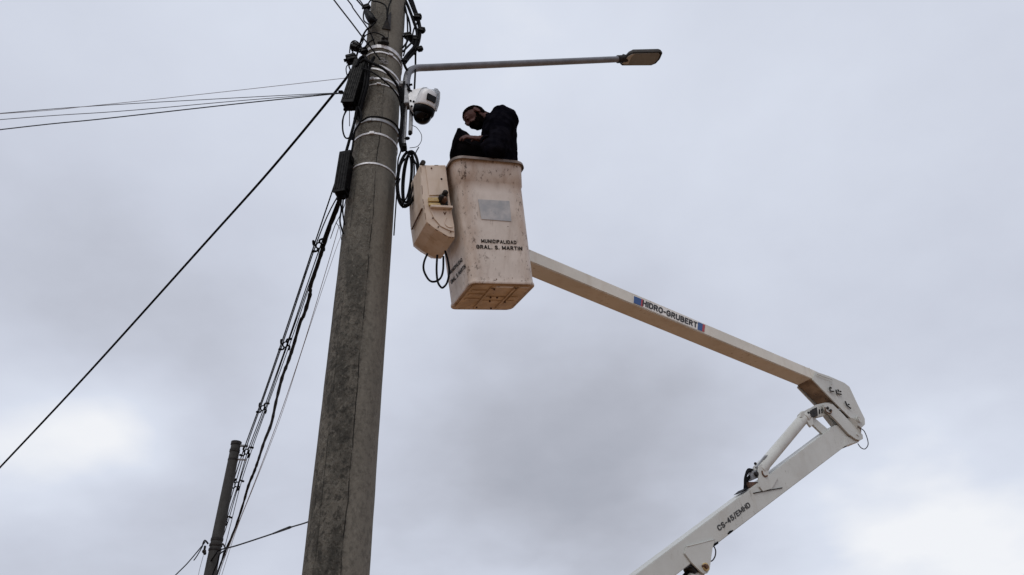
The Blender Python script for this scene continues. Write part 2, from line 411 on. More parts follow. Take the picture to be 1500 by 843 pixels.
GLY = {  # strokes of plain block capitals in a cell of width w, height 1
    'M': (.92, [[(0, 0), (0, 1), (.46, .18), (.92, 1), (.92, 0)]]), 'U': (.7, [[(0, 1), (0, .3)] + arc(.35, .3, .35, .3, 180, 360) + [(.7, 1)]]),
    'N': (.72, [[(0, 0), (0, 1), (.72, 0), (.72, 1)]]), 'I': (0, [[(0, 0), (0, 1)]]),
    'C': (.68, [arc(.35, .66, .35, .34, 15, 180, 6) + arc(.35, .34, .35, .34, 180, 345, 6)]), 'P': (.64, [[(0, 0), (0, 1), (.38, 1)] + arc(.38, .74, .26, .26, 90, -90) + [(0, .48)]]),
    'A': (.8, [[(0, 0), (.4, 1), (.8, 0)], [(.17, .3), (.63, .3)]]), 'L': (.56, [[(0, 1), (0, 0), (.56, 0)]]),
    'D': (.7, [[(0, 0), (0, 1), (.3, 1)] + arc(.32, .62, .38, .38, 90, 0, 4) + arc(.32, .38, .38, .38, 0, -90, 4) + [(0, 0)]]),
    'G': (.72, [arc(.36, .66, .36, .34, 20, 180, 6) + arc(.36, .34, .36, .34, 180, 340, 6) + [(.72, .46), (.42, .46)]]),
    'R': (.68, [[(0, 0), (0, 1), (.38, 1)] + arc(.38, .75, .26, .25, 90, -90) + [(0, .5)], [(.34, .5), (.68, 0)]]),
    'S': (.64, [arc(.32, .76, .30, .24, 20, 180, 5) + [(.10, .58), (.54, .42)] + arc(.32, .25, .32, .25, 0, -160, 6)]),
    'T': (.7, [[(0, 1), (.7, 1)], [(.35, 1), (.35, 0)]]), 'H': (.68, [[(0, 0), (0, 1)], [(.68, 0), (.68, 1)], [(0, .52), (.68, .52)]]),
    'O': (.74, [arc(.37, .64, .37, .36, 0, 180, 6) + arc(.37, .36, .37, .36, 180, 360, 6) + [(.74, .64)]]), '-': (.34, [[(0, .45), (.34, .45)]]),
    'B': (.66, [[(0, 0), (0, 1), (.36, 1)] + arc(.36, .76, .24, .24, 90, -90, 5) + [(0, .52), (.36, .52)] + arc(.38, .26, .28, .26, 90, -90, 5) + [(0, 0)]]),
    'E': (.58, [[(.58, 1), (0, 1), (0, 0), (.58, 0)], [(0, .52), (.5, .52)]]), '.': (0, [[(0, -.02), (0, .06)]]), ' ': (.2, []),
    '4': (.66, [[(.48, 0), (.48, 1), (0, .3), (.66, .3)]]), '5': (.62, [[(.58, 1), (.08, 1), (.04, .54)] + arc(.3, .32, .32, .32, 110, -150, 8)]), '/': (.34, [[(0, -.08), (.34, 1.08)]]),
}


def text_on(name, s, bl, br, tl, nrm, m, parent, bold=.2, lift=.0025, label=None, gap=.24):
    """flat lettering in the parallelogram bl, br, tl: thin strips along each stroke"""
    total = sum(GLY[c][0] for c in s) + (gap + bold * .5) * (len(s) - 1)
    h = (tl - bl).length; wdt = (br - bl).length; bm = bmesh.new(); x0 = 0; k = 0
    ex, ey = (br - bl) / total, (tl - bl)
    bx = bold * h / max(wdt / total, 1e-6) * min(1, (wdt / total) / h)     # strokes as wide across as they are high
    for c in s:
        for st in GLY[c][1]:
            for (ax_, ay_), (bx_, by_) in zip(st, st[1:]):
                a = V((ax_, ay_)); b = V((bx_, by_)); d = (b - a).normalized(); p = V((-d.y, d.x)) * bold / 2; e = d * bold * .4; k += 1
                q = [a - e - p, b + e - p, b + e + p, a - e + p]
                lo = nrm * (lift + .00004 * (k % 5))
                bm.faces.new([bm.verts.new(bl + ex * (x0 + v.x) + ey * (bold / 2 + v.y * (1 - bold)) + lo) for v in q])
        x0 += GLY[c][0] + gap + bold * .5
    me = bpy.data.meshes.new(name); bm.to_mesh(me); bm.free()
    o = link(name, me, m, parent); place_local(o, parent)
    if label: o['label'] = label
    return o


def plane_axes(n):
    u = V((0, 0, 1)).cross(n).normalized(); return u, n.cross(u).normalized()


# ------------------------------------------------------------ ground (below the frame, it lights every underside)
def build_ground():
    bm = bmesh.new(); N = 24; R = 1500
    gx = [-R, -400, -120, -60] + [-40 + i * 4 for i in range(21)] + [60, 120, 400, R]
    vs = [[bm.verts.new((x, y, .06 * noise.noise(V((x * .07, y * .07, 0))) if abs(x) < 60 and abs(y) < 60 else 0)) for x in gx] for y in gx]
    for j in range(len(gx) - 1):
        for i in range(len(gx) - 1): bm.faces.new((vs[j][i], vs[j][i + 1], vs[j + 1][i + 1], vs[j + 1][i]))
    tag(from_bm('ground', bm, GROUND, None, True), 'reddish brown dirt ground around the concrete poles', kind='structure')


build_ground()

# ------------------------------------------------------------ near concrete pole
PX, PY = -1.033, 4.27
PC = V((PX, PY, 0))
PROF = [(0, .19), (1.5, .186), (2.6, .182), (4.1, .180), (5.3, .178), (6.0, .172), (6.6, .163), (7.6, .159), (8.6, .150), (9.6, .140)]


def pole_r(z):
    for (a, ra), (b, rb) in zip(PROF, PROF[1:]):
        if a <= z <= b: return ra + (rb - ra) * (z - a) / (b - a)
    return PROF[-1][1]


VIEW = V((PX, PY, 0)).normalized()          # horizontal direction from camera to pole
SIDE = V((VIEW.y, -VIEW.x, 0))              # to the right as seen from the camera


def on_pole(z, side, lift=0.0):
    """a place on the shaft facing the camera; side -1..1 across it"""
    r = pole_r(z) + lift; return V((PX, PY, z)) - VIEW * (r * math.sqrt(max(0, 1 - side * side))) + SIDE * (r * side)


def band_z(py, px=None):
    """height at which the camera-side of the shaft is seen at photo row py"""
    x = 489.5 + (843 - py) * .094
    p = P(x, py, 4.27 - .17); return p.z


pole = empty('concrete_utility_pole', (PX, PY, 0), 'tall thick weathered grey concrete pole in the foreground, wrapped in steel bands and black cables', 'utility pole')
bm = bmesh.new(); seg = 72; rings = []
zs = [i * .08 for i in range(121)]
seam_ang = math.atan2((SIDE * .19 - VIEW).y, (SIDE * .19 - VIEW).x)
for z in zs:
    r = pole_r(z); ring = []
    for k in range(seg):
        a = 2 * math.pi * k / seg; d = abs((a - seam_ang + math.pi) % (2 * math.pi) - math.pi)
        rr = r + .0022 * noise.noise(V((math.cos(a) * 2, math.sin(a) * 2, z * 1.3))) + (.0015 * noise.noise(V((math.cos(a) * 6, math.sin(a) * 6, z * 6))))
        ring.append(bm.verts.new((PX + rr * math.cos(a), PY + rr * math.sin(a), z)))
    rings.append(ring)
for A, B in zip(rings, rings[1:]):
    for k in range(seg): bm.faces.new((A[k], A[(k + 1) % seg], B[(k + 1) % seg], B[k]))
bm.faces.new(rings[0][::-1]); bm.faces.new(rings[-1])
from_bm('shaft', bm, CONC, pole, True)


def strap(z, h, m, thick=.004, tilt=0.0, buckle=None, name='band', part=None):
    """flat steel band round the shaft; tilt = rise per metre towards SIDE"""
    bm = bmesh.new(); n = 64; inner = []; rows = []
    for k in range(n):
        a = 2 * math.pi * k / n; dirv = V((math.cos(a), math.sin(a), 0)); zz = z + tilt * dirv.dot(SIDE) * .17
        r = pole_r(zz) + .0015; q = V((PX, PY, zz))
        rows.append([bm.verts.new(q + dirv * rr + V((0, 0, dz))) for rr, dz in ((r, -h / 2), (r + thick, -h / 2), (r + thick, h / 2), (r, h / 2))])
    for k in range(n):
        A = rows[k]; B = rows[(k + 1) % n]
        for j in range(4): bm.faces.new((A[j], A[(j + 1) % 4], B[(j + 1) % 4], B[j]))
    o = from_bm(name, bm, m, pole, True)
    if buckle is not None:
        b = bmesh.new(); c = on_pole(z + tilt * buckle * .17, buckle, .008); nrm = (c - V((PX, PY, c.z))).normalized(); t = V((0, 0, 1)).cross(nrm)
        box(b, c, t * .018, V((0, 0, h * .75)), nrm * .007, .002)
        bk = from_bm('buckle', b, m, o)
    return o


# bands, from the lowest up (photo rows of their front)
strap(band_z(240), .015, BAND_M, buckle=.98)
strap(band_z(196), .018, BAND_M, buckle=-.2)
strap(band_z(176), .026, GALV, .007, buckle=-.35)
strap(band_z(123), .010, BAND_M, buckle=-.1)
strap(band_z(114.5), .022, BAND_M, buckle=-.45)
strap(band_z(103), .020, BAND_M, tilt=-.45, buckle=.75)
strap(band_z(97), .022, BAND_M, tilt=-.35)
strap(band_z(76), .016, BAND_M, tilt=-.12, buckle=.35)
strap(band_z(68), .040, BAND_M, .006, tilt=-.15)


def eyebolt(z, s, r=.018):
    bm = bmesh.new(); c = on_pole(z, s, .02); nrm = (c - V((PX, PY, c.z))).normalized(); t = V((0, 0, 1)).cross(nrm)
    ring = [c + t * r * math.cos(a) + (V((0, 0, 1)) * .8 + nrm * .4) * r * math.sin(a) for a in [i * math.pi / 6 for i in range(12)]]
    tube(bm, ring, .0042, 6, closed=True); cyl(bm, c - nrm * .03, c - nrm * .004, .006, 8)
    from_bm('eye_bolt', bm, GALV, pole, True)


eyebolt(band_z(90), -.05, .022); eyebolt(band_z(92), .12, .018); eyebolt(band_z(93), -.5, .016)
# dark hook bracket on the upper shaft
bm = bmesh.new(); zc = band_z(62)
box(bm, on_pole(zc, -.02, .02), SIDE * .03, V((0, 0, .03)), VIEW * .02, .004)
cyl(bm, on_pole(zc, -.35, .012), on_pole(zc, .2, .012), .009, 8)
ball(bm, on_pole(zc + .01, -.08, .045), .014, 10); ball(bm, on_pole(zc + .015, .07, .045), .012, 10)
from_bm('bracket', bm, DARK_METAL, pole)
bm = bmesh.new(); zc = band_z(28)
tri = [on_pole(zc - .13, -.2, .012), on_pole(zc - .13, .22, .012), on_pole(zc + .12, .17, .014), on_pole(zc + .0, .0, .04)]
prism(bm, tri, -VIEW * .03 * -1 + V((0, 0, 0)))
from_bm('bracket', bm, DARK_METAL, pole)

# ------------------------------------------------------------ street light on a pipe arm
YA = 4.27
lamp = empty('street_light', P(595, 150, YA), 'street light on a long grey pipe arm reaching right from the concrete pole', 'street light')
A0 = P(596, 152, 4.30); A1 = P(595.5, 118, 4.28); A2 = P(599, 106, 4.30); A3 = P(609, 100.5, 4.33); A4 = P(625, 99.4, 4.37); A5 = P(907, 87, 5.02)
bm = bmesh.new(); C = [A0] + catmull([A1, A2, A3, A4], 6)
rr = .031
tube(bm, C + [A4.lerp(A5, .25), A4.lerp(A5, .5), A4.lerp(A5, .75), A5], rr, 20)
from_bm('arm', bm, PIPE, lamp, True)
for q in (P(595, 125, 4.28), P(595, 145, 4.29)):
    bm = bmesh.new(); box(bm, q + V((-.05, .0, 0)), V((.05, 0, 0)), V((0, .035, 0)), V((0, 0, .02)), .003)
    from_bm('clamp', bm, GALV, lamp)
ad = (A5 - A4).normalized(); hd = ad.copy()
hor = V((ad.x, ad.y, 0)).normalized(); per = V((-hor.y, hor.x, 0))
bm = bmesh.new(); cyl(bm, A5 - ad * .02, A5 + ad * .03, .040, 18); cyl(bm, A5 + ad * .03, A5 + ad * .1, .034, 16)
for s in (-1, 1):
    cyl(bm, A5 + V((0, 0, .055)) * s, A5 + V((0, 0, .03)) * s, .007, 8); cyl(bm, A5 + ad * .035 + V((0, 0, .055)) * s, A5 + ad * .035 + V((0, 0, .03)) * s, .007, 8)
from_bm('spigot_clamp', bm, DARK_METAL, lamp, True)
# head: a flat slab seen from below
hz0 = A5.z + .015; n0 = V((0, 0, 1))
def hp(px, py, dz=0): return hit(px, py, V((0, 0, hz0 + dz)), n0)
outl = [hp(x, y) for x, y in ((908.5, 94.5), (914, 87), (920, 80.5), (927, 77), (968, 76), (970.5, 79), (967, 87), (961, 93.5), (954, 96.3), (911, 96.5))]
cen = sum(outl, V((0, 0, 0))) / len(outl)
bm = bmesh.new(); nO = len(outl)
lv = []
for dz, sc in ((0, .985), (.008, 1.0), (.03, 1.0), (.055, .9), (.065, .6)):
    lv.append([bm.verts.new(cen + (q - cen) * sc + V((0, 0, dz))) for q in outl])
for a, b in zip(lv, lv[1:]):
    for k in range(nO): bm.faces.new((a[k], a[(k + 1) % nO], b[(k + 1) % nO], b[k]))
bm.faces.new(lv[-1]); bm.faces.new(lv[0][::-1])
housing = from_bm('housing', bm, DARK_METAL, lamp, True)
bm = bmesh.new(); box(bm, A5 + ad * .10 + V((0, 0, .006)), hor * .06, per * .03, V((0, 0, .02)), .005)
from_bm('neck', bm, DARK_METAL, lamp)
bm = bmesh.new(); prism(bm, [cen + (q - cen) * .87 + V((0, 0, -.006)) for q in outl], V((0, 0, .006)))
from_bm('lens', bm, LAMPGLASS, lamp)
bm = bmesh.new()
prism(bm, [hp(x, y, -.010) for x, y in ((911, 94), (920, 83), (926, 79.5), (930, 79.5), (925, 84), (920.5, 94.2))], V((0, 0, .003)))
from_bm('reflector_panel', bm, LED, lamp)

# ------------------------------------------------------------ far pole
FY = 13.0
ft = P(346.5, 647.5, FY); fb = P(307.5, 843, FY)
far = empty('distant_utility_pole', (ft.x, FY, 0), 'slim dark concrete pole in the distance, lower left, with bare top and two side brackets', 'utility pole')
bm = bmesh.new(); fprof = [(0, .125), (2, .12), (ft.z - 3, .105), (ft.z - .6, .088), (ft.z, .084)]
C = [V((ft.x + (fb.x - ft.x) * (ft.z - z) / (ft.z - fb.z), FY, z)) for z, r in fprof]
tube(bm, C, [r * 1.0 for z, r in fprof], 28)
from_bm('shaft', bm, CONC2, far, True)


def faxis(z): return V((ft.x + (fb.x - ft.x) * (ft.z - z) / (ft.z - fb.z), FY, z))


def fr(z): return .084 + (ft.z - z) * .0072


for y, h, ex in ((646, .06, .012), (661, .05, .008), (674, .03, .005), (791, .04, .008), (799, .035, .012), (806, .03, .010)):
    z = P(345.5 - (y - 650) * .2, y, FY).z if y > 660 else ft.z - (.02 if y < 650 else .2)
    z = ft.z - .035 if y == 646 else z
    bm = bmesh.new(); tube(bm, [faxis(z - h / 2), faxis(z + h / 2)], fr(z) + ex, 24)
    from_bm('band', bm, DARK_METAL, far, True)
for (x0, y0, x1, y1, w) in ((350, 653, 363, 653.5, 3.8), (348, 673, 361, 674, 2.8)):
    bm = bmesh.new(); cyl(bm, P(x0 - 3, y0, FY), P(x1, y1, FY), wid(w, ft) / 2, 8)
    from_bm('side_bracket', bm, GALV, far, True)
for pts, w in ((((320, 798, 12.86), (326, 797, 12.84), (329, 801, 12.8), (331, 806, 12.8)), 2.4), (((305, 797, 12.9), (300, 792, 12.85), (297, 798, 12.85)), 2.6)):
    bm = bmesh.new(); q = catmull([P(*p) for p in pts], 4); tube(bm, q, wid(w, q[0]) / 2, 8)
    from_bm('hook', bm, DARK_METAL, far, True)
bm = bmesh.new(); q = P(299, 808, 12.9); ball(bm, q, .035, 10); cyl(bm, q, P(300.5, 800, 12.9), .02, 8); ball(bm, P(300, 811, 12.9), .028, 8)
solo('insulator', bm, DARK_METAL, 'small dark insulator hanging at the left of the distant pole', 'insulator')

# ------------------------------------------------------------ spans of wire
G1 = 'thin wires running left from the concrete pole'
pxcable('overhead_wire', [(508, 114.5, 4.2), (319, 135.8, 5.5), (138, 155, 7.2), (0, 167, 9), (-260, 182, 16)], .9, WIRE_PALE, 'faint topmost wire running left from the concrete pole, meeting it above the others', 'overhead wire', G1, 6)
pxcable('overhead_wire', [(497, 136.2, 4.2), (346, 143.7, 5.2), (138, 155.6, 7.2), (0, 166.4, 9), (-260, 189, 16)], 1.1, WIRE, 'second thin wire running left, fanning out from the small black clamp', 'overhead wire', G1, 6)
pxcable('overhead_wire', [(497, 136.6, 4.2), (346, 148.3, 5.2), (173, 163.5, 6.8), (0, 175.6, 9), (-260, 198, 16)], 1.1, WIRE, 'third wire running left, between the upper pair and the darkest lowest wire', 'overhead wire', G1, 6)
pxcable('overhead_wire', [(497, 137.2, 4.2), (346, 152.6, 5.2), (145, 175, 7.1), (0, 190.3, 9), (-260, 222, 16)], 1.7, BLACK, 'lowest and darkest of the wires running left from the small black clamp', 'overhead wire', G1, 6)
bm = bmesh.new(); box(bm, P(499.5, 135.5, 4.19), RIGHT * wid(3.2, P(499, 136, 4.2)), UP * wid(2.2, P(499, 136, 4.2)), FWD * .02, .003)
cyl(bm, P(502, 136, 4.19), P(507, 136.5, 4.19), .006, 8)
solo('wire_clamp', bm, BLACKP, 'small black clamp where the thin left wires meet beside the closure', 'clamp')
pxcable('stay_cable', [(514, 104, 4.15), (497, 128, 4.25), (400, 245, 4.75), (300, 357, 5.4), (130, 546, 6.3), (0, 685, 7.1), (-120, 812, 8)], 4.0, BLACK, 'thick black cable slanting from the pole top down to the lower left corner', 'cable', None, 10, w2=2.4)
G2 = 'cables rising to the upper left from the pole top'
pxcable('drop_cable', [(430, -78, 4.3), (489, 0, 4.15), (513, 31, 4.1), (530, 53.4, 4.06), (543, 69.5, 4.05), (554, 84, 4.07), (557, 88, 4.08)], 2.2, BLACK, 'leftmost black cable coming in over the top edge to the eye bolt', 'cable', G2)
pxcable('drop_cable', [(450, -72, 4.3), (509, 0, 4.15), (517.5, 12.8, 4.13), (538, 41.3, 4.06), (545, 54, 4.05), (549, 66, 4.08)], 2.0, BLACK, 'second black cable from the top edge, ending at the dark bracket', 'cable', G2)
pxcable('drop_cable', [(478, -50, 4.3), (520, -3, 4.15), (534, 13, 4.12), (540, 20, 4.1)], 2.4, BLACK, 'third cable from the top edge, into the black connector', 'cable', G2)
pxcable('drop_cable', [(483, -56, 4.3), (525, -2, 4.18), (536, 14, 4.14), (542, 22, 4.12)], 1.8, BLACK, 'short cable just right of the third, into the black connector', 'cable', G2)


def spiky(name, q, s, label, seed=0, cat='connector', group=None):
    """insulation-piercing connector: clamp body, bolt and cable stubs"""
    rnd = random.Random(seed); a = wid(s * 1.15, q)
    root = empty(name, q, label, cat, group)
    bm = bmesh.new(); R = Matrix.Rotation(rnd.uniform(-.6, .6), 3, 'Y')
    ux, uy, uz = R @ V((1, 0, 0)), R @ V((0, 1, 0)), R @ V((0, 0, 1))
    box(bm, q + uz * a * .22, ux * a * .5, uy * a * .4, uz * a * .2, a * .06); box(bm, q - uz * a * .22, ux * a * .42, uy * a * .4, uz * a * .2, a * .06)
    box(bm, q + ux * a * .45, ux * a * .14, uy * a * .25, uz * a * .3, a * .04)
    from_bm('clamp_body', bm, BLACKP, root)
    bm = bmesh.new(); cyl(bm, q - uz * a * .5 - ux * a * .1, q + uz * a * .72 - ux * a * .1, a * .1, 8); cyl(bm, q + uz * a * .45 - ux * a * .1, q + uz * a * .62 - ux * a * .1, a * .2, 6)
    from_bm('bolt', bm, BLACKP, root)
    bm = bmesh.new(); cyl(bm, q - ux * a * .75 + uz * a * .05, q + ux * a * .5 + uz * a * .1, a * .16, 8); cyl(bm, q - ux * a * .55 - uz * a * .3, q + ux * a * .1 - uz * a * .75, a * .12, 8)
    from_bm('cable_stub', bm, BLACK, root)
    return root


GC = 'black connectors on the pole cables'
spiky('cable_connector', P(537, 11, 4.1), 8, 'black connector left of the pole near the top edge of the photo', 1, group=GC)
spiky('cable_connector', P(521, 69, 4.1), 11, 'spiky black connector in the sky left of the pole, above the closure', 2, group=GC)
spiky('cable_connector', P(515, 87, 4.1), 13, 'large black connector touching the top of the long upper closure', 3, group=GC)
spiky('cable_connector', P(533, 75, 4.08), 9, 'black connector against the left edge of the shaft beside the steel bands', 4, group=GC)
spiky('cable_connector', P(611.5, 25.5, 4.3), 9, 'uppermost connector on the right of the hanging cable bunch', 5, group=GC)
spiky('cable_connector', P(617.5, 44.5, 4.3), 8, 'round connector farthest right on the cable bunch', 6, group=GC)
spiky('cable_connector', P(597.5, 53, 4.25), 9, 'connector between the cable bunch and the right edge of the shaft', 7, group=GC)
spiky('cable_connector', P(615, 72, 4.3), 7, 'small connector at the lower right of the cable bunch, above the lamp arm', 8, group=GC)
spiky('cable_connector', P(592.5, 89, 4.22), 6, 'lowest connector right of the shaft, above the lamp arm bend', 9, group=GC)
spiky('cable_connector', P(607, 58, 4.3), 10, 'connector in the middle of the tangled cable bunch', 10, group=GC)

# dark dead-end and its cables, upper left of the shaft
bm = bmesh.new(); q = [P(*p) for p in ((537, 16, 4.08), (541, 24, 4.06), (546, 31, 4.05), (551, 31, 4.05))]; tube(bm, catmull(q, 4), [wid(w, q[0]) / 2 for w in (6, 8, 10, 11, 12, 12.5, 13, 13, 12, 10, 8, 6, 3)], 10)
solo('cable_sleeve', bm, BLACKP, 'fat black sleeve on the cable at the upper left of the shaft', 'cable sleeve')
GL = 'loose black cables around the pole head'
loops = [
    ([(552, 29, 4.06), (545, 38, 4.04), (537, 44, 4.06), (531, 54, 4.1), (527, 66, 4.12), (522, 84, 4.15)], 2.6, 'cable bending off the sleeve down to the connectors'),
    ([(534, 48, 4.1), (532, 60, 4.12), (524, 76, 4.12), (520, 88, 4.12)], 1.6, 'thin cable hanging beside the one off the sleeve'),
    ([(517, 76, 4.1), (514, 84, 4.1), (511, 96, 4.12), (515, 106, 4.12)], 2.2, 'short cable between the two left connectors'),
    ([(524, 78, 4.1), (521, 88, 4.1), (518, 98, 4.1), (517, 108, 4.1)], 2.2, 'short cable running into the top of the long closure'),
    ([(538, -8, 4.1), (545, 1, 4.06), (554, 3, 4.03), (563, 7, 4.03), (566.5, 13, 4.03), (567, 25, 4.05)], 2.2, 'cable arching over the shaft at the top edge'),
    ([(577, -8, 4.06), (573, 0, 4.04), (569, 12, 4.03), (567, 28, 4.04)], 2.4, 'cable running straight down the shaft from the top edge'),
    ([(529, 72, 4.09), (534, 70, 4.05), (541, 62, 4.04), (548, 58, 4.04)], 2.4, 'short cable lying on the upper steel bands'),
    ([(522, 98, 4.06), (528, 86, 4.05), (535, 84, 4.04), (537, 95, 4.04), (534, 125, 4.06), (526, 155, 4.1), (520, 175, 4.14)], 5, 'thick cable looping behind the long upper closure'),
    ([(528, 92, 4.03), (534, 88, 4.02), (543, 92, 4.01), (560, 100, 4.0), (572, 112, 4.02), (583, 128, 4.06), (588, 150, 4.12)], 4.2, 'thick cable crossing the banded shaft down to the right'),
    ([(586, 128, 4.1), (590, 150, 4.13), (588, 185, 4.12), (586, 206, 4.12), (590, 222, 4.14)], 5.2, 'thick cable running down the right edge of the shaft'),
    ([(592, 120, 4.18), (590.5, 135, 4.18), (595, 150, 4.17), (602, 162, 4.15), (605, 169, 4.15)], 3.6, 'black cable sweeping under the camera bracket'),
    ([(524, 172, 4.08), (528, 178, 4.04), (540, 172, 4.02), (556, 172, 4.0), (572, 177, 4.02), (583, 188, 4.07), (587, 205, 4.12)], 2.8, 'cable wrapped round the shaft at the thick clamp'),
    ([(586, 262, 4.14), (582, 276, 4.13), (580, 300, 4.13), (577, 345, 4.13)], 2.0, 'cable dropping down the right edge below the coil'),
    ([(548, 84, 4.03), (541, 100, 4.04), (538, 125, 4.05), (531, 150, 4.08), (525, 176, 4.12)], 5, 'bundled cables between closure and shaft'),
]
loops += [
    ([(512, 78, 4.12), (514, 64, 4.1), (520, 60, 4.08), (528, 66, 4.08), (531, 76, 4.08)], 1.8, 'thin cable arching over the spiky connector in the sky'),
    ([(512, 92, 4.12), (507, 100, 4.12), (509, 112, 4.12), (514, 118, 4.11)], 1.6, 'small cable loop at the upper left of the long closure'),
    ([(540, 36, 4.06), (533, 30, 4.1), (533, 18, 4.12), (538, 8, 4.12), (546, -4, 4.1)], 2.2, 'cable hugging the left edge of the shaft near the top edge'),
    ([(529, 62, 4.1), (536, 52, 4.06), (548, 48, 4.03), (560, 52, 4.02), (566, 58, 4.03)], 1.8, 'thin cable crossing the shaft above the upper steel bands'),
    ([(530, 100, 4.03), (545, 106, 4.0), (562, 118, 4.0), (578, 134, 4.03), (586, 150, 4.08), (588, 172, 4.12)], 2.6, 'second cable crossing the banded shaft below the thick one'),
    ([(584, 196, 4.1), (588, 210, 4.1), (587, 222, 4.11), (583, 236, 4.11), (582, 262, 4.12)], 2.2, 'cable feeding the coil along the right edge of the shaft'),
]
for pts, w, lab in loops:
    pxcable('loose_cable', pts, w, BLACK, 'black ' + lab if not lab.startswith('thick') and not lab.startswith('black') else lab, 'cable', GL)

# bunch hanging at the right of the pole head
GR = 'cables hanging at the right of the pole head'
bunch = [
    ([(600, -12, 4.3), (609, 14, 4.31), (612, 30, 4.3), (606, 44, 4.28), (604, 60, 4.27), (609, 74, 4.28)], 1.8, 'thin cable weaving across the middle of the bunch'),
    ([(584, -8, 4.22), (592, 12, 4.24), (599, 30, 4.26), (601, 48, 4.26), (596, 62, 4.24), (590, 70, 4.2)], 2.2, 'cable closing the inner loop beside the shaft'),
    ([(586, -14, 4.25), (597, 8, 4.28), (606, 32, 4.3), (611, 50, 4.3), (607, 68, 4.28), (597, 80, 4.25), (590, 90, 4.2)], 3.4, 'inner thick black cable of the bunch, curving back to the shaft'),
    ([(594, -14, 4.28), (604, 10, 4.3), (613, 34, 4.32), (615, 50, 4.32), (609, 72, 4.3), (598, 86, 4.26), (592, 94, 4.22)], 3.8, 'outermost thick black cable of the bunch, curving back to the shaft'),
    ([(590, -10, 4.26), (600, 14, 4.29), (609, 38, 4.31), (612, 56, 4.31), (609, 76, 4.3), (608.5, 100, 4.32), (607, 132, 4.2)], 2.2, 'cable leaving the bunch straight down past the lamp arm to the camera'),
    ([(598, -12, 4.3), (603, 2, 4.3), (611, 20, 4.3), (616, 42, 4.3), (614, 62, 4.3), (607, 80, 4.3)], 2.4, 'thin outer cable following the edge of the bunch'),
    ([(592, 4, 4.24), (596, 22, 4.24), (597, 50, 4.24), (594, 70, 4.22), (591, 82, 4.2)], 1.8, 'thin cable hanging between bunch and shaft'),
    ([(597, 55, 4.25), (602, 62, 4.27), (607, 66, 4.29)], 2.2, 'short cross cable inside the bunch'),
    ([(590, 76, 4.21), (598, 68, 4.24), (606, 60, 4.28)], 2.2, 'short slanting cable closing the lower loop of the bunch'),
    ([(591, 92, 4.2), (594, 99, 4.22), (597, 104, 4.24)], 3, 'cable end reaching from the bunch to the lamp arm bend'),
]
for pts, w, lab in bunch: pxcable('hanging_cable', pts, w * 1.3, BLACK, lab, 'cable', GR)


# ------------------------------------------------------------ splice closures
def closure(name, top, bot, wpx, dpx, label, ribs=5):
    """black cable closure: moulded box with lid, ribs and end boss, from top to bottom place"""
    ax = (bot - top); Ln = ax.length; ax.normalize(); vd = (top - CAM).normalized()
    sx = ax.cross(vd).normalized(); sx = -sx if sx.dot(RIGHT) < 0 else sx
    # turned a little so that a narrow flank shows
    sx = (Matrix.Rotation(math.radians(28), 3, ax) @ sx); sz = sx.cross(ax).normalized(); sz = -sz if sz.dot(vd) > 0 else sz
    w = wid(wpx, top) / 2; d = wid(dpx, top) / 2; c = (top + bot) / 2
    root = empty(name, c, label, 'cable closure')
    bm = bmesh.new(); box(bm, c, sx * w, sz * d, ax * Ln / 2, w * .18); from_bm('case', bm, BLACKP, root)
    bm = bmesh.new(); box(bm, c + sz * (d + .004), sx * w * 1.07, sz * .006, ax * Ln * .515, .003); from_bm('lid', bm, BLACKP, root)
    for i in range(ribs):
        q = c + sz * (d + .011) + sx * w * (-.7 + 1.4 * i / (ribs - 1))
        bm = bmesh.new(); box(bm, q, sx * .0025, sz * .003, ax * Ln * .44); from_bm('rib', bm, BLACKP, root)
    for s in (-.5, .5):
        bm = bmesh.new(); q = bot + sx * w * s; cyl(bm, q - ax * .01, q + ax * .035, w * .3, 12); from_bm('gland', bm, BLACKP, root, True)
    for s in (-1, 1):
        for t in (-.35, .35):
            bm = bmesh.new(); box(bm, c + sx * (w + .004) * s + ax * Ln * t, sx * .006, sz * d * .5, ax * .02, .002); from_bm('latch', bm, BLACKP, root)
    return root


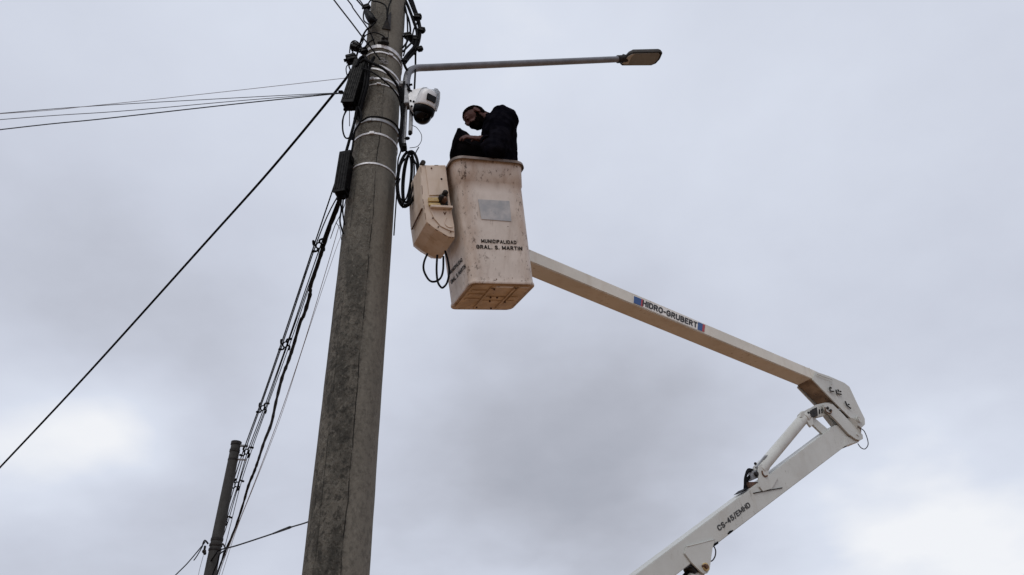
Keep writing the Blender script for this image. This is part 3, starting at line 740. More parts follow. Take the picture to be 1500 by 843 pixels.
closure('splice_closure', P(530, 95, 4.12), P(511, 157, 4.10), 17, 17, 'long black splice closure tilted against the left of the pole head', 5)
closure('splice_closure', P(509, 229, 4.1), P(500, 287, 4.08), 16, 17, 'lower black splice closure on the left of the pole, above the wire bundle', 4)
GT = 'cables at the splice closures'
for pts, w, lab in [
    ([(523, 158, 4.08), (519, 180, 4.08), (512, 205, 4.08), (505, 230, 4.1)], 4.6, 'thick black cable linking the upper and lower splice closures'),
    ([(509, 160, 4.1), (503, 172, 4.1), (502, 190, 4.1), (506, 202, 4.1), (513, 201, 4.1), (517, 190, 4.09)], 2.4, 'black cable loop hanging under the upper closure'),
    ([(506, 162, 4.1), (501, 178, 4.1), (503, 196, 4.1), (509, 204, 4.1)], .9, 'thin wire following the loop under the upper closure'),
    ([(512, 163, 4.1), (512, 185, 4.1)], 1.2, 'grey wire hanging straight inside the cable loop'),
    ([(525, 157, 4.07), (529, 166, 4.05), (528, 178, 4.04), (520, 192, 4.06), (515, 205, 4.07)], 2.8, 'cable curling from the upper closure round the shaft edge'),
    ([(519, 195, 4.07), (517, 212, 4.08), (514, 228, 4.09)], 3.2, 'second cable into the top of the lower closure'),
    ([(497, 291, 4.09), (500, 305, 4.1), (498, 325, 4.1), (503, 343, 4.12)], 2.6, 'cable tail curling back to the shaft under the lower closure'),
    ([(503, 290, 4.09), (502, 310, 4.1), (505, 330, 4.12)], 2.2, 'short cable tail nearest the shaft under the lower closure'),
    ([(507, 285, 4.09), (505, 300, 4.1), (497, 318, 4.12), (491, 330, 4.15), (484, 350, 4.2)], 1.2, 'thin wire crossing the tails under the lower closure'),
    ([(492, 326, 4.12), (498, 336, 4.12), (500, 352, 4.14)], 1.0, 'thin loose wire end under the lower closure'),
]: pxcable('closure_cable', pts, w, WIRE if w < 1.3 else BLACK, lab, 'cable', GT)

# ------------------------------------------------------------ aerial bundle to the far pole
SP = [(467, 360), (418, 505), (385, 598), (361, 662), (347, 710), (330, 762)]


def bundle_Y(py):
    z0, z1 = 1 / 4.3, 1 / 13.0
    if py <= 662:
        t = (py - 290) / (662 - 290); return 1 / (z0 + (z1 - z0) * t ** 1.0)
    return 13 + (py - 662) * .042


GB = 'parallel wires of the aerial bundle'
wires = [  # offsets from the bundle line in px at each spacer (horizontal)
    ([(493, 262), (461, 357), (411.5, 505), (380, 596), (356, 662), (340, 712), (330, 752)], 1.7, 'leftmost wire of the bundle, standing clear of the others'),
    ([(496, 285), (466, 350), (416, 498), (384, 590), (361, 655), (346, 705), (330, 758)], 1.5, 'wire of the bundle passing the tops of the spacers'),
    ([(497, 288), (469, 362), (419, 508), (386, 600), (362, 664), (348, 712), (331, 764)], 1.4, 'wire through the middle of the spacers'),
    ([(499, 290), (471, 366), (421, 506), (388, 601), (363, 668), (348, 716), (333, 768), (318, 812), (306, 850)], 1.3, 'wire just right of the spacer middles'),
    ([(500, 291), (473, 362), (424, 506), (390, 600), (368, 662), (352, 712), (338, 768), (322, 830), (316, 852)], 1.1, 'thin wire of the bundle beside the thick wavy cable'),
]
for pts, w, lab in wires:
    pxcable('aerial_wire', [(x, y, bundle_Y(y)) for x, y in pts], w * 1.3, BLACK, lab, 'aerial wire', GB, 6, w2=w * .85)
thick = [(501, 286), (494, 305), (484, 330), (474, 360), (464, 392), (456, 420), (454, 432), (444, 462), (441, 472), (430, 506), (421, 530), (414, 555), (404, 590), (396, 622), (388, 648), (378, 675), (371, 692), (365, 712), (355, 742), (342, 778), (331, 806), (322, 830), (314, 852)]
pxcable('thick_aerial_cable', [(x + (1.3 * math.sin(i * 2.1) if 4 < i < 20 else 0), y, bundle_Y(y)) for i, (x, y) in enumerate(thick)], 6.2, BLACK, 'thick wavy black cable on the right side of the aerial bundle', 'aerial cable', None, 10, n=5, w2=2.8, wob=.28)
pxcable('thin_drop_wire', [(497, 330, 4.4), (478, 395, 5.1), (440, 520, 6.6), (404, 625, 9), (366, 725, 12), (330, 815, 15), (318, 852, 17)], 1.0, WIRE_PALE, 'faint thin wire hanging separately right of the aerial bundle', 'aerial wire', None, 6)
pxcable('thin_drop_wire', [(500, 345, 4.35), (487, 380, 4.9), (445, 506, 6.4), (408, 620, 9), (372, 712, 12), (345, 780, 14), (322, 852, 17)], .7, WIRE_PALE, 'faintest wire, just right of the separate thin wire', 'aerial wire', None, 6)
GS = 'cross-shaped wire spacers'
names = ['first and largest spacer, nearest below the lower closure', 'second spacer down the wire bundle', 'third spacer, halfway down the wire bundle', 'spacer beside the side brackets of the distant pole', 'spacer just below the brackets of the distant pole', 'last spacer, partly against the distant pole shaft']
sizes = [16, 14, 12.5, 12.5, 12, 11]
for i, ((x, y), nm, s) in enumerate(zip(SP, names, sizes)):
    q = P(x, y, bundle_Y(y) - .02); a = wid(s, q)
    root = empty('wire_spacer', q, 'black cross-shaped ' + nm, 'wire spacer', GS)
    d = (P(x - 6, y + 18, bundle_Y(y)) - q).normalized(); u = RIGHT; w_ = (d - u * d.dot(u)).normalized()
    bm = bmesh.new()
    ring = [q + (u * math.cos(t) * .26 + w_ * math.sin(t) * .3) * a for t in [k * math.pi / 5 for k in range(10)]]
    tube(bm, ring, a * .075, 6, closed=True); from_bm('ring', bm, BLACKP, root)
    for ang, ln in ((15, .85), (100, .95), (190, .85), (275, 1.0)):
        t = math.radians(ang + i * 7); e = (u * math.cos(t) + w_ * math.sin(t)) * a
        e2 = (u * math.cos(t + .5) + w_ * math.sin(t + .5)) * a
        bm = bmesh.new(); tube(bm, catmull([q + e * .28, q + e * ln * .6, q + e2 * ln * .8], 3), [a * .11, a * .10, a * .095, a * .095, a * .10, a * .13, a * .14], 7)
        ball(bm, q + e2 * ln * .82, a * .13, 8)
        from_bm('arm', bm, BLACKP, root, True)
pxcable('service_cable', [(304, 830, 13.0), (316, 812, 12.8), (322, 806, 12.8), (345, 800, 11.5), (400, 782, 8.5), (425, 773, 7.3), (445, 767, 6.4), (470, 758, 5.6), (520, 742, 4.9)], 2.2, BLACK, 'black cable from the distant pole rising right to behind the near pole', 'cable', None, 8, w2=2.2)
bm = bmesh.new(); q = [P(400, 782, 8.49), P(412, 777.5, 8.0), P(424, 773, 7.3), P(428, 772, 7.2)]; tube(bm, q, [wid(w, q[0]) / 2 for w in (2.6, 3.4, 3.6, 1.6)], 8)
solo('cable_splice', bm, BLACK, 'thickened splice on the cable between the two poles', 'cable splice')
pxcable('guy_cable', [(300, 795, 12.9), (291, 806, 12.2), (274, 826, 11), (255, 845, 10), (235, 868, 9)], 1.7, BLACK, 'thin black cable slanting down left from the distant pole', 'cable')
pxcable('guy_cable', [(297, 800, 12.9), (289, 814, 12.6), (284, 821, 12.5)], 1.6, BLACK, 'short cable tail hanging off the left side of the distant pole', 'cable')
pxcable('guy_cable', [(298, 814, 12.9), (293, 832, 12.9), (289, 850, 12.8)], .8, WIRE_PALE, 'faint wire hanging straight below the small insulator', 'cable')
pxcable('pole_cable', [(331, 806, 12.7), (322, 812, 12.7), (319, 824, 12.75), (313, 838, 12.8), (309, 852, 12.8)], 2.2, BLACK, 'black cable bending down the right side of the distant pole', 'cable')
pxcable('pole_cable', [(330, 812, 12.6), (318, 840, 12.6), (314, 852, 12.6)], 1.4, WIRE, 'thin cable right of the distant pole, leaving at the bottom edge', 'cable')

# ------------------------------------------------------------ cable coil, right of the shaft
bm = bmesh.new(); pts = []; turns = 9; n = 26; rnd = random.Random(3)
u0 = None
for t in range(turns):
    rx = 14.5 - rnd.random() * 9; ry = 39 - rnd.random() * 7; ox = rnd.uniform(-2, 1.5); oy = rnd.uniform(-2, 2); yy = 4.16 + rnd.uniform(-.04, .04)
    if t in (0, 3, 6): rx = 15.5; ry = 41
    for k in range(n):
        a = 2 * math.pi * k / n - math.pi / 2
        x = 597 + ox + rx * math.cos(a) - .09 * ry * math.sin(a); y = 262 + oy + ry * math.sin(a)
        pts.append((x, y, yy + .02 * math.sin(a * 2 + t)))
Q = catmull([P(*p) for p in pts], 2)
tube(bm, Q, wid(2.3, Q[0]) / 2, 7)
coil = solo('cable_coil', bm, BLACK, 'oval coil of black cable hanging on the right side of the pole', 'cable coil', smooth=True)
for px, py, ang in ((595, 222, 0), (590, 301, .2), (586, 296, .6)):
    bm = bmesh.new(); q = P(px, py, 4.15); a = wid(3.6, q)
    ring = [q + (UP * math.cos(t) + FWD * math.sin(t)) * a * 1.0 for t in [k * math.pi / 4 for k in range(8)]]
    tube(bm, ring, a * .28, 6, closed=True)
    o = from_bm('tie', bm, BLACKP, coil, True)
pxcable('wire_end', [(607, 229, 4.15), (610, 222, 4.15), (613.5, 216, 4.15)], 1.6, BLACK, 'stiff short wire end sticking up out of the coil', 'cable')
pxcable('thin_wire_loop', [(603, 184, 4.14), (610, 187, 4.14), (617, 197, 4.14), (617, 207, 4.14), (611, 215, 4.14), (600, 217, 4.14)], 1.0, WIRE, 'thin wire loop bulging right below the camera', 'cable')

# ------------------------------------------------------------ steel channels under the camera
chn = empty('mounting_channel', P(593, 185, 4.16), 'grey steel channel strapped upright to the right edge of the pole', 'mounting channel')
bm = bmesh.new(); a, b = P(594, 152, 4.17), P(591, 216, 4.17); w = wid(6, a) / 2
ax = (b - a).normalized(); sx = (RIGHT - ax * RIGHT.dot(ax)).normalized(); sz = sx.cross(ax)
c = (a + b) / 2; h = (b - a).length / 2
box(bm, c, sx * w, sz * .008, ax * h, .001); from_bm('web', bm, GALV, chn)
for s in (-1, 1):
    bm = bmesh.new(); box(bm, c + sx * (w - .004) * s - FWD * .018, sx * .003, sz * .016, ax * h); from_bm('flange', bm, GALV, chn)
bm = bmesh.new(); ball(bm, P(596.5, 203, 4.13), .016, 8, [V((.022, 0, 0)), V((0, .012, 0)), V((0, 0, .016))]); from_bm('bolt', bm, BLACKP, chn)
bm = bmesh.new(); box(bm, P(591, 216, 4.15), sx * w * 1.5, sz * .03, ax * .02, .003); from_bm('end_cap', bm, BLACKP, chn)
bx = empty('junction_box', P(602, 180, 4.2), 'narrow grey junction box beside the steel channel under the camera', 'junction box')
a, b = P(602.5, 158, 4.2), P(601.5, 195, 4.2); c = (a + b) / 2; h = (b - a).length / 2; w = wid(5.2, a) / 2
bm = bmesh.new(); box(bm, c, sx * w, sz * .02, ax * h, .004); from_bm('case', bm, GALV, bx)
bm = bmesh.new(); cyl(bm, P(600.5, 193, 4.17), P(600.5, 197, 4.17), .014, 10); from_bm('gland', bm, BLACKP, bx)

# ------------------------------------------------------------ surveillance camera
sc_ = empty('surveillance_camera', P(612, 150, 4.1), 'white dome surveillance camera with sun shield, beside the pole under the lamp arm', 'security camera')
ax = (P(618.5, 174, 4.10) - P(628.5, 138, 4.02)).normalized()           # pointing down and a little left
c0 = P(628, 137, 4.03); pw = wid(1.05, c0)
bm = bmesh.new(); lathe(bm, c0, ax, [(-4 * pw, 3 * pw), (-3 * pw, 9 * pw), (0 * pw, 12 * pw), (9 * pw, 13.8 * pw), (19 * pw, 15.2 * pw), (22 * pw, 15.6 * pw), (23 * pw, 15.0 * pw)], 40)
from_bm('housing', bm, SHIELD, sc_, True, 60)
bm = bmesh.new(); lathe(bm, c0, ax, [(22.5 * pw, 14.2 * pw), (23.2 * pw, 15.2 * pw), (30 * pw, 15.0 * pw), (33 * pw, 13.6 * pw), (33.2 * pw, 12 * pw)], 40)
from_bm('collar', bm, BLACKP, sc_, True, 60)
bm = bmesh.new(); dc = c0 + ax * 34 * pw; ball(bm, dc, 12.6 * pw, 32, None); from_bm('dome', bm, DOME, sc_, True, 80)
bm = bmesh.new(); q = dc - ray(622, 165) * 11.6 * pw + RIGHT * 5 * pw; 
lathe(bm, q, (-ray(622, 165) + RIGHT * .4 + ax * .3).normalized(), [(0, 4 * pw), (1.6 * pw, 3.8 * pw), (1.7 * pw, 3 * pw), (1.2 * pw, 2.2 * pw)], 20); from_bm('lens', bm, DOME, sc_, True)
# window on the camera-facing side of the housing
fv = (-ray(625, 150) - ax * (-ray(625, 150)).dot(ax)).normalized(); sv = ax.cross(fv).normalized(); sv = -sv if sv.dot(RIGHT) < 0 else sv
fv2 = (fv + sv * .42).normalized(); sv2 = (sv - fv2 * sv.dot(fv2)).normalized()
wc = c0 + ax * 11 * pw + fv2 * 13.6 * pw
ta = (ax + fv2 * .22).normalized()
bm = bmesh.new(); box(bm, wc, sv2 * 7 * pw, ta * 5.2 * pw, fv2 * 1.2 * pw, .5 * pw); from_bm('window', bm, DOME, sc_)
# sun shield: a curved shell behind and to the right
bm = bmesh.new(); rows = []
for j, (hh, R_) in enumerate(((-9, 6), (-8.4, 12), (-5, 16), (2, 17.6), (12, 18.6), (22, 18.2))):
    row = []
    for k in range(19):
        a = math.radians(-30 + k * 175 / 18); dd = sv * math.cos(a) - fv * math.sin(a) * .85
        rr_ = R_ * (.96 if j else 1); cut = max(0, math.sin(max(0, a))) * 4
        row.append(bm.verts.new(c0 + ax * (hh - (cut if j == 5 else 0)) * pw + dd * rr_ * pw))
    rows.append(row)
for A_, B_ in zip(rows, rows[1:]):
    for k in range(18): bm.faces.new((A_[k], A_[k + 1], B_[k + 1], B_[k]))
g = bmesh.ops.solidify(bm, geom=list(bm.faces), thickness=1.0 * pw)
from_bm('sun_shield', bm, SHIELD, sc_, True, 50)
# bracket: tapering box arm back to the pole
bm = bmesh.new(); poly = [P(x, y, 4.10) for x, y in ((598, 138), (605, 131), (620, 128), (622, 140), (612, 156), (607, 163), (600, 154))]
prism(bm, poly, V((-.01, .07, 0)), .004); br = from_bm('bracket_arm', bm, SHIELD, sc_)
for x, y in ((601.5, 148), (606, 149), (603, 156)):
    bm = bmesh.new(); q = P(x, y, 4.10); cyl(bm, q, q - ray(x, y) * .01, .009, 10); from_bm('bolt', bm, DARK_METAL, sc_)
bm = bmesh.new(); box(bm, P(597, 145, 4.15), V((.02, 0, 0)), V((0, .04, 0)), V((0, 0, .09)), .004); from_bm('mount_plate', bm, GALV, sc_)
for x, y, x2, y2 in ((596, 124, 600, 131), (597, 131, 603, 134), (599, 125, 604, 124)):
    bm = bmesh.new(); cyl(bm, P(x, y, 4.1), P(x2, y2, 4.1), .009, 8); from_bm('cable_stub', bm, BLACK, sc_)

# ------------------------------------------------------------ aerial lift: frames of reference
PHI = math.radians(33)
H = V((math.cos(PHI), math.sin(PHI), 0)); NB = V((-math.sin(PHI) * -1, -math.cos(PHI), 0))   # NB: out of the boom side towards the camera
NB = V((H.y, -H.x, 0))
T0 = P(775, 385, 4.62)
def bp(x, y, off=0.0): return hit(x, y, T0 + NB * off, NB)
LIFTBASE = V((bp(966, 838).x - H.x * 2.45, bp(966, 838).y - H.y * 2.45, 0))
lift = empty('aerial_lift', LIFTBASE, 'white folding boom lift with a worker\'s bucket held up beside the concrete pole', 'boom lift')

# upper boom ---------------------------------------------------
M1 = bp(782, 385.3); M2 = bp(1192, 556.5); du = (M2 - M1).normalized(); uu = du.cross(NB); uu = uu if uu.z > 0 else -uu
HB, WB = .117, .160
s0 = M1 - du * .12
bm = bmesh.new(); prism(bm, [s0, M2 + du * .005, M2 + du * .07 + uu * .06, M2 + du * .10 + uu * HB, s0 + uu * HB], -NB * WB, .006)
from_bm('upper_boom', bm, WHITE_BOOM, lift)
# weld seam strip where the tube enters the knuckle
bm = bmesh.new(); q = bp(1187, 552.5, .001); box(bm, (M2 - du * .03 + uu * HB / 2), du * .004, uu * HB * .5, NB * .003, .001); from_bm('weld_bead', bm, WHITE_BOOM, lift)
# maker's decal
def on_boom(x, y, lift_=.0): return hit(x, y, M1 + NB * lift_, NB)
dec = [on_boom(x, y, .0015) for x, y in ((928, 433.4), (1033.5, 475.5), (1031.5, 487.5), (927.5, 444))]
def quad(name, pts, m, par, lift_n, th=.0008, label=None):
    bm = bmesh.new(); prism(bm, [p for p in pts], lift_n * th); o = from_bm(name, bm, m, par)
    if label: o['label'] = label
    return o
decal = quad('decal', dec, DECALW, lift, NB, label='white maker decal with lettering between blue and red blocks')
ob = lambda x, y: on_boom(x, y, .0026)
quad('decal_block', [ob(928.8, 434), (ob(939.5, 438.2)), ob(938.5, 448.2), ob(928.2, 444)], BLUE, decal, NB)
quad('decal_block', [ob(939.6, 438.3), ob(943.0, 439.7), ob(942.0, 449.6), ob(938.6, 448.3)], RED, decal, NB)
quad('decal_block', [ob(1022.5, 472.0), ob(1029.5, 474.8), ob(1028.3, 485.6), ob(1021.6, 483.0)], BLUE, decal, NB)
quad('decal_block', [ob(1029.6, 474.9), ob(1033, 476.2), ob(1031.6, 486.9), ob(1028.4, 485.7)], RED, decal, NB)
text_on('lettering', 'HIDRO-GRUBERT', ob(941.5, 448.8), ob(1020.3, 481.4), ob(942.6, 439.3), NB, TEXTM, decal, bold=.30, lift=.0015)

# knuckle ------------------------------------------------------
pl = [(1194.5, 544.3), (1215, 551.5), (1237, 561), (1244.5, 567), (1256, 592), (1267, 614), (1267.3, 622), (1262, 627), (1255, 622), (1225, 592), (1190.5, 556.5)]
bm = bmesh.new(); prism(bm, [bp(x, y, .012) for x, y in pl], -NB * .012, .002)
front = from_bm('knuckle_plate', bm, WHITE_LOW, lift)
bm = bmesh.new(); prism(bm, [bp(x, y, .012) - NB * (WB + .028) for x, y in pl], NB * .012, .002)
from_bm('knuckle_plate', bm, WHITE_LOW, lift)
core = [(1188, 546), (1236, 562), (1248, 585), (1232, 597), (1222, 588.5), (1193, 559.5), (1188, 556)]
bm = bmesh.new(); prism(bm, [bp(x, y, -.002) for x, y in core], -NB * (WB - .006))
from_bm('knuckle_core', bm, KNUCKLE, lift)
# stiffener rib on the plate, cut-out markings, bolts and pin
def rod(name, pts, r, m, par=lift, sides=8, smooth=True):
    bm = bmesh.new(); tube(bm, pts, r, sides); return from_bm(name, bm, m, par, smooth)
rod('stiffener', [bp(x, y, .026) for x, y in ((1196.5, 548.5), (1219, 556.5), (1218, 564))], .004, WHITE_LOW)
for pts in (((1215.5, 567.5), (1216, 573), (1221, 573.8)), ((1216, 567.5), (1218, 569)), ((1224.5, 571.5), (1226, 577), (1232.5, 578)), ((1227, 570.8), (1229, 574)), ((1230.5, 573.5), (1232, 574.2)), ((1238, 588), (1241, 594.5), (1246.3, 598.6)), ((1242.5, 592.5), (1244, 593.2))):
    rod('plate_mark', [bp(x, y, .0245) for x, y in pts], .0065, DARK_METAL)
def pin(name, x, y, r, m, off=.024, ln=.02, par=lift):
    bm = bmesh.new(); q = bp(x, y, off); cyl(bm, q - NB * .02, q + NB * ln, r, 20); return from_bm(name, bm, m, par, True)
pin('pin', 1258, 614.5, .026, WHITE_LOW, .02, .012)
rod('pin_ring', [bp(1258, 614.5, .03) + (H * math.cos(a) + V((0, 0, 1)) * math.sin(a)) * .027 for a in [k * math.pi / 8 for k in range(17)]], .004, WHITE_LOW)

# lower boom -----------------------------------------------------
OL = -.012
def lp(x, y, off=0.0): return bp(x, y, OL + off)
bl_ = [(927, 843), (1222, 623.5), (1246, 641), (1238, 655), (1003, 838)]
top_l, top_r = lp(938, 840), lp(1224, 622.5); dl = (top_r - top_l).normalized(); ul = dl.cross(NB); ul = ul if ul.z > 0 else -ul
HL = .178; base_len = (top_l.z - 1.15) / dl.z
a0 = top_l - dl * base_len; b0 = top_r + dl * .10
bm = bmesh.new()
lo_a, lo_b = lp(1052.4, 795.5), lp(1237, 655); lod = (lo_a - lo_b).normalized()
prism(bm, [lo_b + lod * (a0 - lo_b).length, a0 + ul * .02, b0 - dl * .10, b0 - ul * .05, b0 - ul * (HL - .03), lo_b], -NB * .135, .005)
from_bm('lower_boom', bm, WHITE_LOW, lift)
# folded top edge of the lower boom
LPT = lp(1000, 800)
# lettering
lt = lambda x, y: lp(x, y, .0005)
text_on('lettering', 'CS-45/EMHD', lt(1054.3, 778.5), lt(1099.5, 743.0), lt(1049.8, 770.5), NB, TEXTM, lift, bold=.26, lift=.0015)
# bracket at the lower side
pb = [(1006, 801), (1026, 795.5), (1048, 790), (1043.5, 803), (1041.5, 820), (1040, 834), (1036.5, 840), (1031, 841), (1026, 837), (1014.5, 826), (1003, 811)]
bm = bmesh.new(); prism(bm, [lp(x, y, .012) for x, y in pb], -NB * .012, .002); from_bm('cylinder_bracket', bm, WHITE_LOW, lift)
bm = bmesh.new(); prism(bm, [lp(x, y, -.135) for x, y in pb], -NB * .012, .002); from_bm('cylinder_bracket', bm, WHITE_LOW, lift)
rod('weld_bead', [lp(1006, 801, .012), lp(1047, 790.5, .012)], .003, WHITE_LOW)
pin('pin', 1033, 831, .027, BRASS, OL + .012, .012); pin('pin', 1033.5, 831, .014, RUST, OL + .02, .018)
pin('pin', 1031, 829, .008, RUST, OL + .026, .02)
# the main lift cylinder hung from that bracket, going down to the turret
cA = lp(1033, 831, -.06); cB = V((a0.x + H.x * .55, a0.y + H.y * .55, .95))
rod('lift_cylinder', [cA - (cA - cB).normalized() * .1, cB], .05, WHITE_LOW, sides=20)
rod('lift_cylinder_rod', [cA, cA - (cA - cB).normalized() * .14], .03, GALV, sides=16)
bm = bmesh.new(); box(bm, lp(1015, 833, -.05), dl * .05, ul * .025, NB * .045, .004); from_bm('cylinder_lug', bm, DARK_METAL, lift)
rod('hydraulic_hose', catmull([lp(x, y, -.06) for x, y in ((1000, 846), (1008, 838), (1018, 836), (1026, 840), (1030, 850))], 4), .012, BLACK)
rod('hydraulic_hose', catmull([lp(x, y, .0) for x, y in ((1046, 801), (1048.3, 807), (1047.5, 815), (1044, 821), (1041, 822.5))], 4), .0045, DARK_METAL)
bm = bmesh.new(); prism(bm, [lp(x, y, .004) for x, y in ((1043, 803), (1046, 797), (1052, 793), (1052.5, 796.5))], -NB * .05); from_bm('hose_clip', bm, BLACKP, lift)
bm = bmesh.new(); prism(bm, [lp(x, y, .004) for x, y in ((1066, 782), (1069, 778), (1074, 776.4), (1073, 779.5), (1068, 783))], -NB * .05); from_bm('hose_clip', bm, BLACKP, lift)
# turret under the frame
bm = bmesh.new(); lathe(bm, V((LIFTBASE.x, LIFTBASE.y, 0)), V((0, 0, 1)), [(0, .45), (.08, .45), (.1, .3), (.75, .26), (.8, .4), (.95, .4), (1.0, .2), (1.25, .16)], 32)
from_bm('turret', bm, WHITE_LOW, lift, True)

# folding cylinder on top -----------------------------------------
lug = [(1112.5, 713), (1111.2, 690), (1112, 682), (1116, 680), (1121, 684.5), (1125.5, 691), (1127, 695.5), (1140, 700), (1131, 716), (1118, 720)]
for off in (.012, -.075):
    bm = bmesh.new(); prism(bm, [lp(x, y, off) for x, y in lug], -NB * .014, .002); from_bm('cylinder_lug', bm, WHITE_LOW, lift)
rod('weld_bead', [lp(1103.7, 722.7, .004), lp(1146, 714.8, .004)], .0035, DARK_METAL)
cy0, cy1 = lp(1107, 696, -.035), lp(1183, 606, -.035)
cd_ = (cy1 - cy0).normalized(); rc = wid(8.3, lp(1150, 650))
cl = (cy1 - cy0).length
bm = bmesh.new(); lathe(bm, cy0, cd_, [(.02, rc * .5), (.05, rc * .9), (.06, rc * 1.12), (.15, rc * 1.12), (.155, rc), (cl - .12, rc), (cl - .115, rc * 1.14), (cl - .06, rc * 1.14), (cl - .055, rc * .75)], 30)
from_bm('folding_cylinder', bm, WHITE_LOW, lift, True)
sdv = (UP - cd_ * UP.dot(cd_)).normalized()
rod('pilot_pipe', [cy0 + cd_ * .02 + sdv * (rc + .004) * 1.0, cy0 + cd_ * .2 + sdv * (rc + .012), cy0 + cd_ * .24 + sdv * rc * .9], .008, GALV)
bm = bmesh.new(); ball(bm, lp(1106.5, 679.5, -.03), .012, 8); from_bm('bleed_screw', bm, DARK_METAL, lift)
for k, (p1) in enumerate((((1100, 690), (1095, 692), (1092, 700), (1091.5, 710), (1091, 718)), ((1102, 698), (1097, 699), (1094.5, 707), (1094, 717)), ((1104, 690), (1098, 688), (1095, 690), (1093, 696)))):
    rod('hydraulic_hose', catmull([lp(x, y, -.03 - .02 * k) for x, y in p1], 4), .011, BLACK)
bm = bmesh.new(); prism(bm, [lp(x, y, -.02) for x, y in ((1096, 706), (1111, 706), (1111, 712), (1099, 716))], -NB * .05, .003); from_bm('valve_block', bm, RUST, lift)
bm = bmesh.new(); prism(bm, [lp(x, y, -.012) for x, y in ((1102, 690), (1111, 688), (1111, 700), (1104, 703))], -NB * .05, .003); from_bm('valve_body', bm, GALV, lift)
bm = bmesh.new(); q = lp(1106.5, 695, -.01); cyl(bm, q, q + NB * .02, .018, 12); from_bm('valve_port', bm, DARK_METAL, lift)
rod('lug_bolt', catmull([lp(x, y, .016) for x, y in ((1116.3, 690), (1117.5, 695), (1121, 698.3), (1124, 697))], 3), .006, RUST)
bm = bmesh.new(); prism(bm, [lp(x, y, -.0) for x, y in ((1087, 720.5), (1094, 714.5), (1098, 714), (1093, 719))], -NB * .09); from_bm('hose_grommet', bm, BLACKP, lift)

# links between cylinder, boom and knuckle ----------------------------
def plate(name, pts, off, th, m=WHITE_LOW, f=lp, bev=.003):
    bm = bmesh.new(); prism(bm, [f(x, y, off) for x, y in pts], -NB * th, bev); return from_bm(name, bm, m, lift)
plate('clevis', [(1173, 611), (1174, 604), (1177, 603), (1186, 598), (1191, 601), (1189.5, 609), (1192, 621), (1188, 626), (1185, 622), (1181, 614)], .006, .02)
plate('clevis', [(1173, 611), (1174, 604), (1177, 603), (1186, 598), (1191, 601), (1189.5, 609), (1192, 621), (1188, 626), (1185, 622), (1181, 614)], -.07, .02)
plate('upper_link', [(1186, 599), (1196, 593), (1208, 590.2), (1219, 589.5), (1224, 594), (1221, 604), (1211, 608), (1197, 611.5), (1190, 610)], -.012, .05)
plate('link_block', [(1186, 601.5), (1197, 596.5), (1198.5, 609), (1188, 612.5)], .008, .09, DARK_METAL)
plate('rocker_arm', [(1206, 593), (1212, 590.5), (1220, 592.5), (1232, 604), (1257, 631), (1264, 637), (1264.5, 643), (1260, 645.5), (1254, 644), (1243, 636), (1224, 615), (1209, 601)], .022, .018)
plate('rocker_arm', [(1206, 593), (1212, 590.5), (1220, 592.5), (1232, 604), (1257, 631), (1264, 637), (1264.5, 643), (1260, 645.5), (1254, 644), (1243, 636), (1224, 615), (1209, 601)], -.12, .018)
plate('fork_link', [(1187, 610), (1192, 611), (1211, 627), (1214, 634), (1207, 637), (1203, 634), (1189, 621)], -.02, .02)
plate('fork_link', [(1187, 610), (1192, 611), (1211, 627), (1214, 634), (1207, 637), (1203, 634), (1189, 621)], -.09, .02)
plate('inner_link', [(1210, 606), (1216, 604), (1231, 621), (1225, 625)], -.06, .05)
plate('inner_block', [(1228, 600), (1244, 604), (1262, 622), (1262, 634), (1248, 636), (1226, 612)], -.03, .08, KNUCKLE)
plate('end_filler', [(1238, 630), (1258, 640), (1250, 648), (1234, 644)], -.03, .08)
plate('spacer_block', [(1222, 601), (1240, 615), (1236, 622), (1218, 606)], -.09, .04, DARK_METAL)
bm = bmesh.new(); cyl(bm, lp(1246, 622, .0), lp(1246, 622, -.14), .06, 24); from_bm('knuckle_boss', bm, WHITE_LOW, lift, True)
bm = bmesh.new(); cyl(bm, lp(1253, 633, .0), lp(1253, 633, -.12), .045, 24); from_bm('knuckle_boss', bm, WHITE_LOW, lift, True)
plate('end_plate', [(1238, 640), (1262, 641), (1258, 648), (1247, 650), (1236, 655)], .004, .12)
plate('end_clip', [(1232, 653), (1244, 648), (1240, 655), (1235, 656.5)], -.02, .05, DARK_METAL)
pin('pin', 1256, 637, .012, WHITE_LOW, OL + .024, .008)
for x, y in ((1211.5, 598.5), (1216, 602)):
    pin('bolt', x, y, .013, DARK_METAL, OL + .022, .014)
rod('bolt_guard', catmull([lp(x, y, .032) for x, y in ((1208.5, 597), (1210, 603), (1216.5, 606), (1218, 602))], 3), .0055, RUST)
bm = bmesh.new(); q = lp(1184, 607, .006); cyl(bm, q - NB * .1, q + NB * .012, .02, 16); from_bm('pin', bm, DARK_METAL, lift, True)
for x, y in ((1199.5, 600), (1203, 599)):
    plate('link_slot', [(x, y), (x + 2, y - .6), (x + 2.3, y + 6.5), (x + .3, y + 7)], -.009, .004, DARK_METAL)
rod('electric_cable', catmull([lp(x, y, .0) for x, y in ((1261, 628), (1266, 632), (1270.5, 643), (1271.5, 652), (1267, 658), (1261, 656), (1256.5, 650))], 5), .0042, DARK_METAL)

# ------------------------------------------------------------ bucket
yaw, lx, ly = .3675, .1666, -.1669
R3 = (Matrix.Rotation(yaw, 3, 'Z') @ Matrix.Rotation(ly, 3, 'Y') @ Matrix.Rotation(lx, 3, 'X'))
BO = V((-.1445, 4.4501, 4.5378)); BA, BB, BC = R3 @ V((1, 0, 0)), R3 @ V((0, 1, 0)), R3 @ V((0, 0, 1))
def bk(a, b, c): return BO + BA * a + BB * b + BC * c
Hh = .956; wb, db, wt, dt = .488, .489, .512, .566


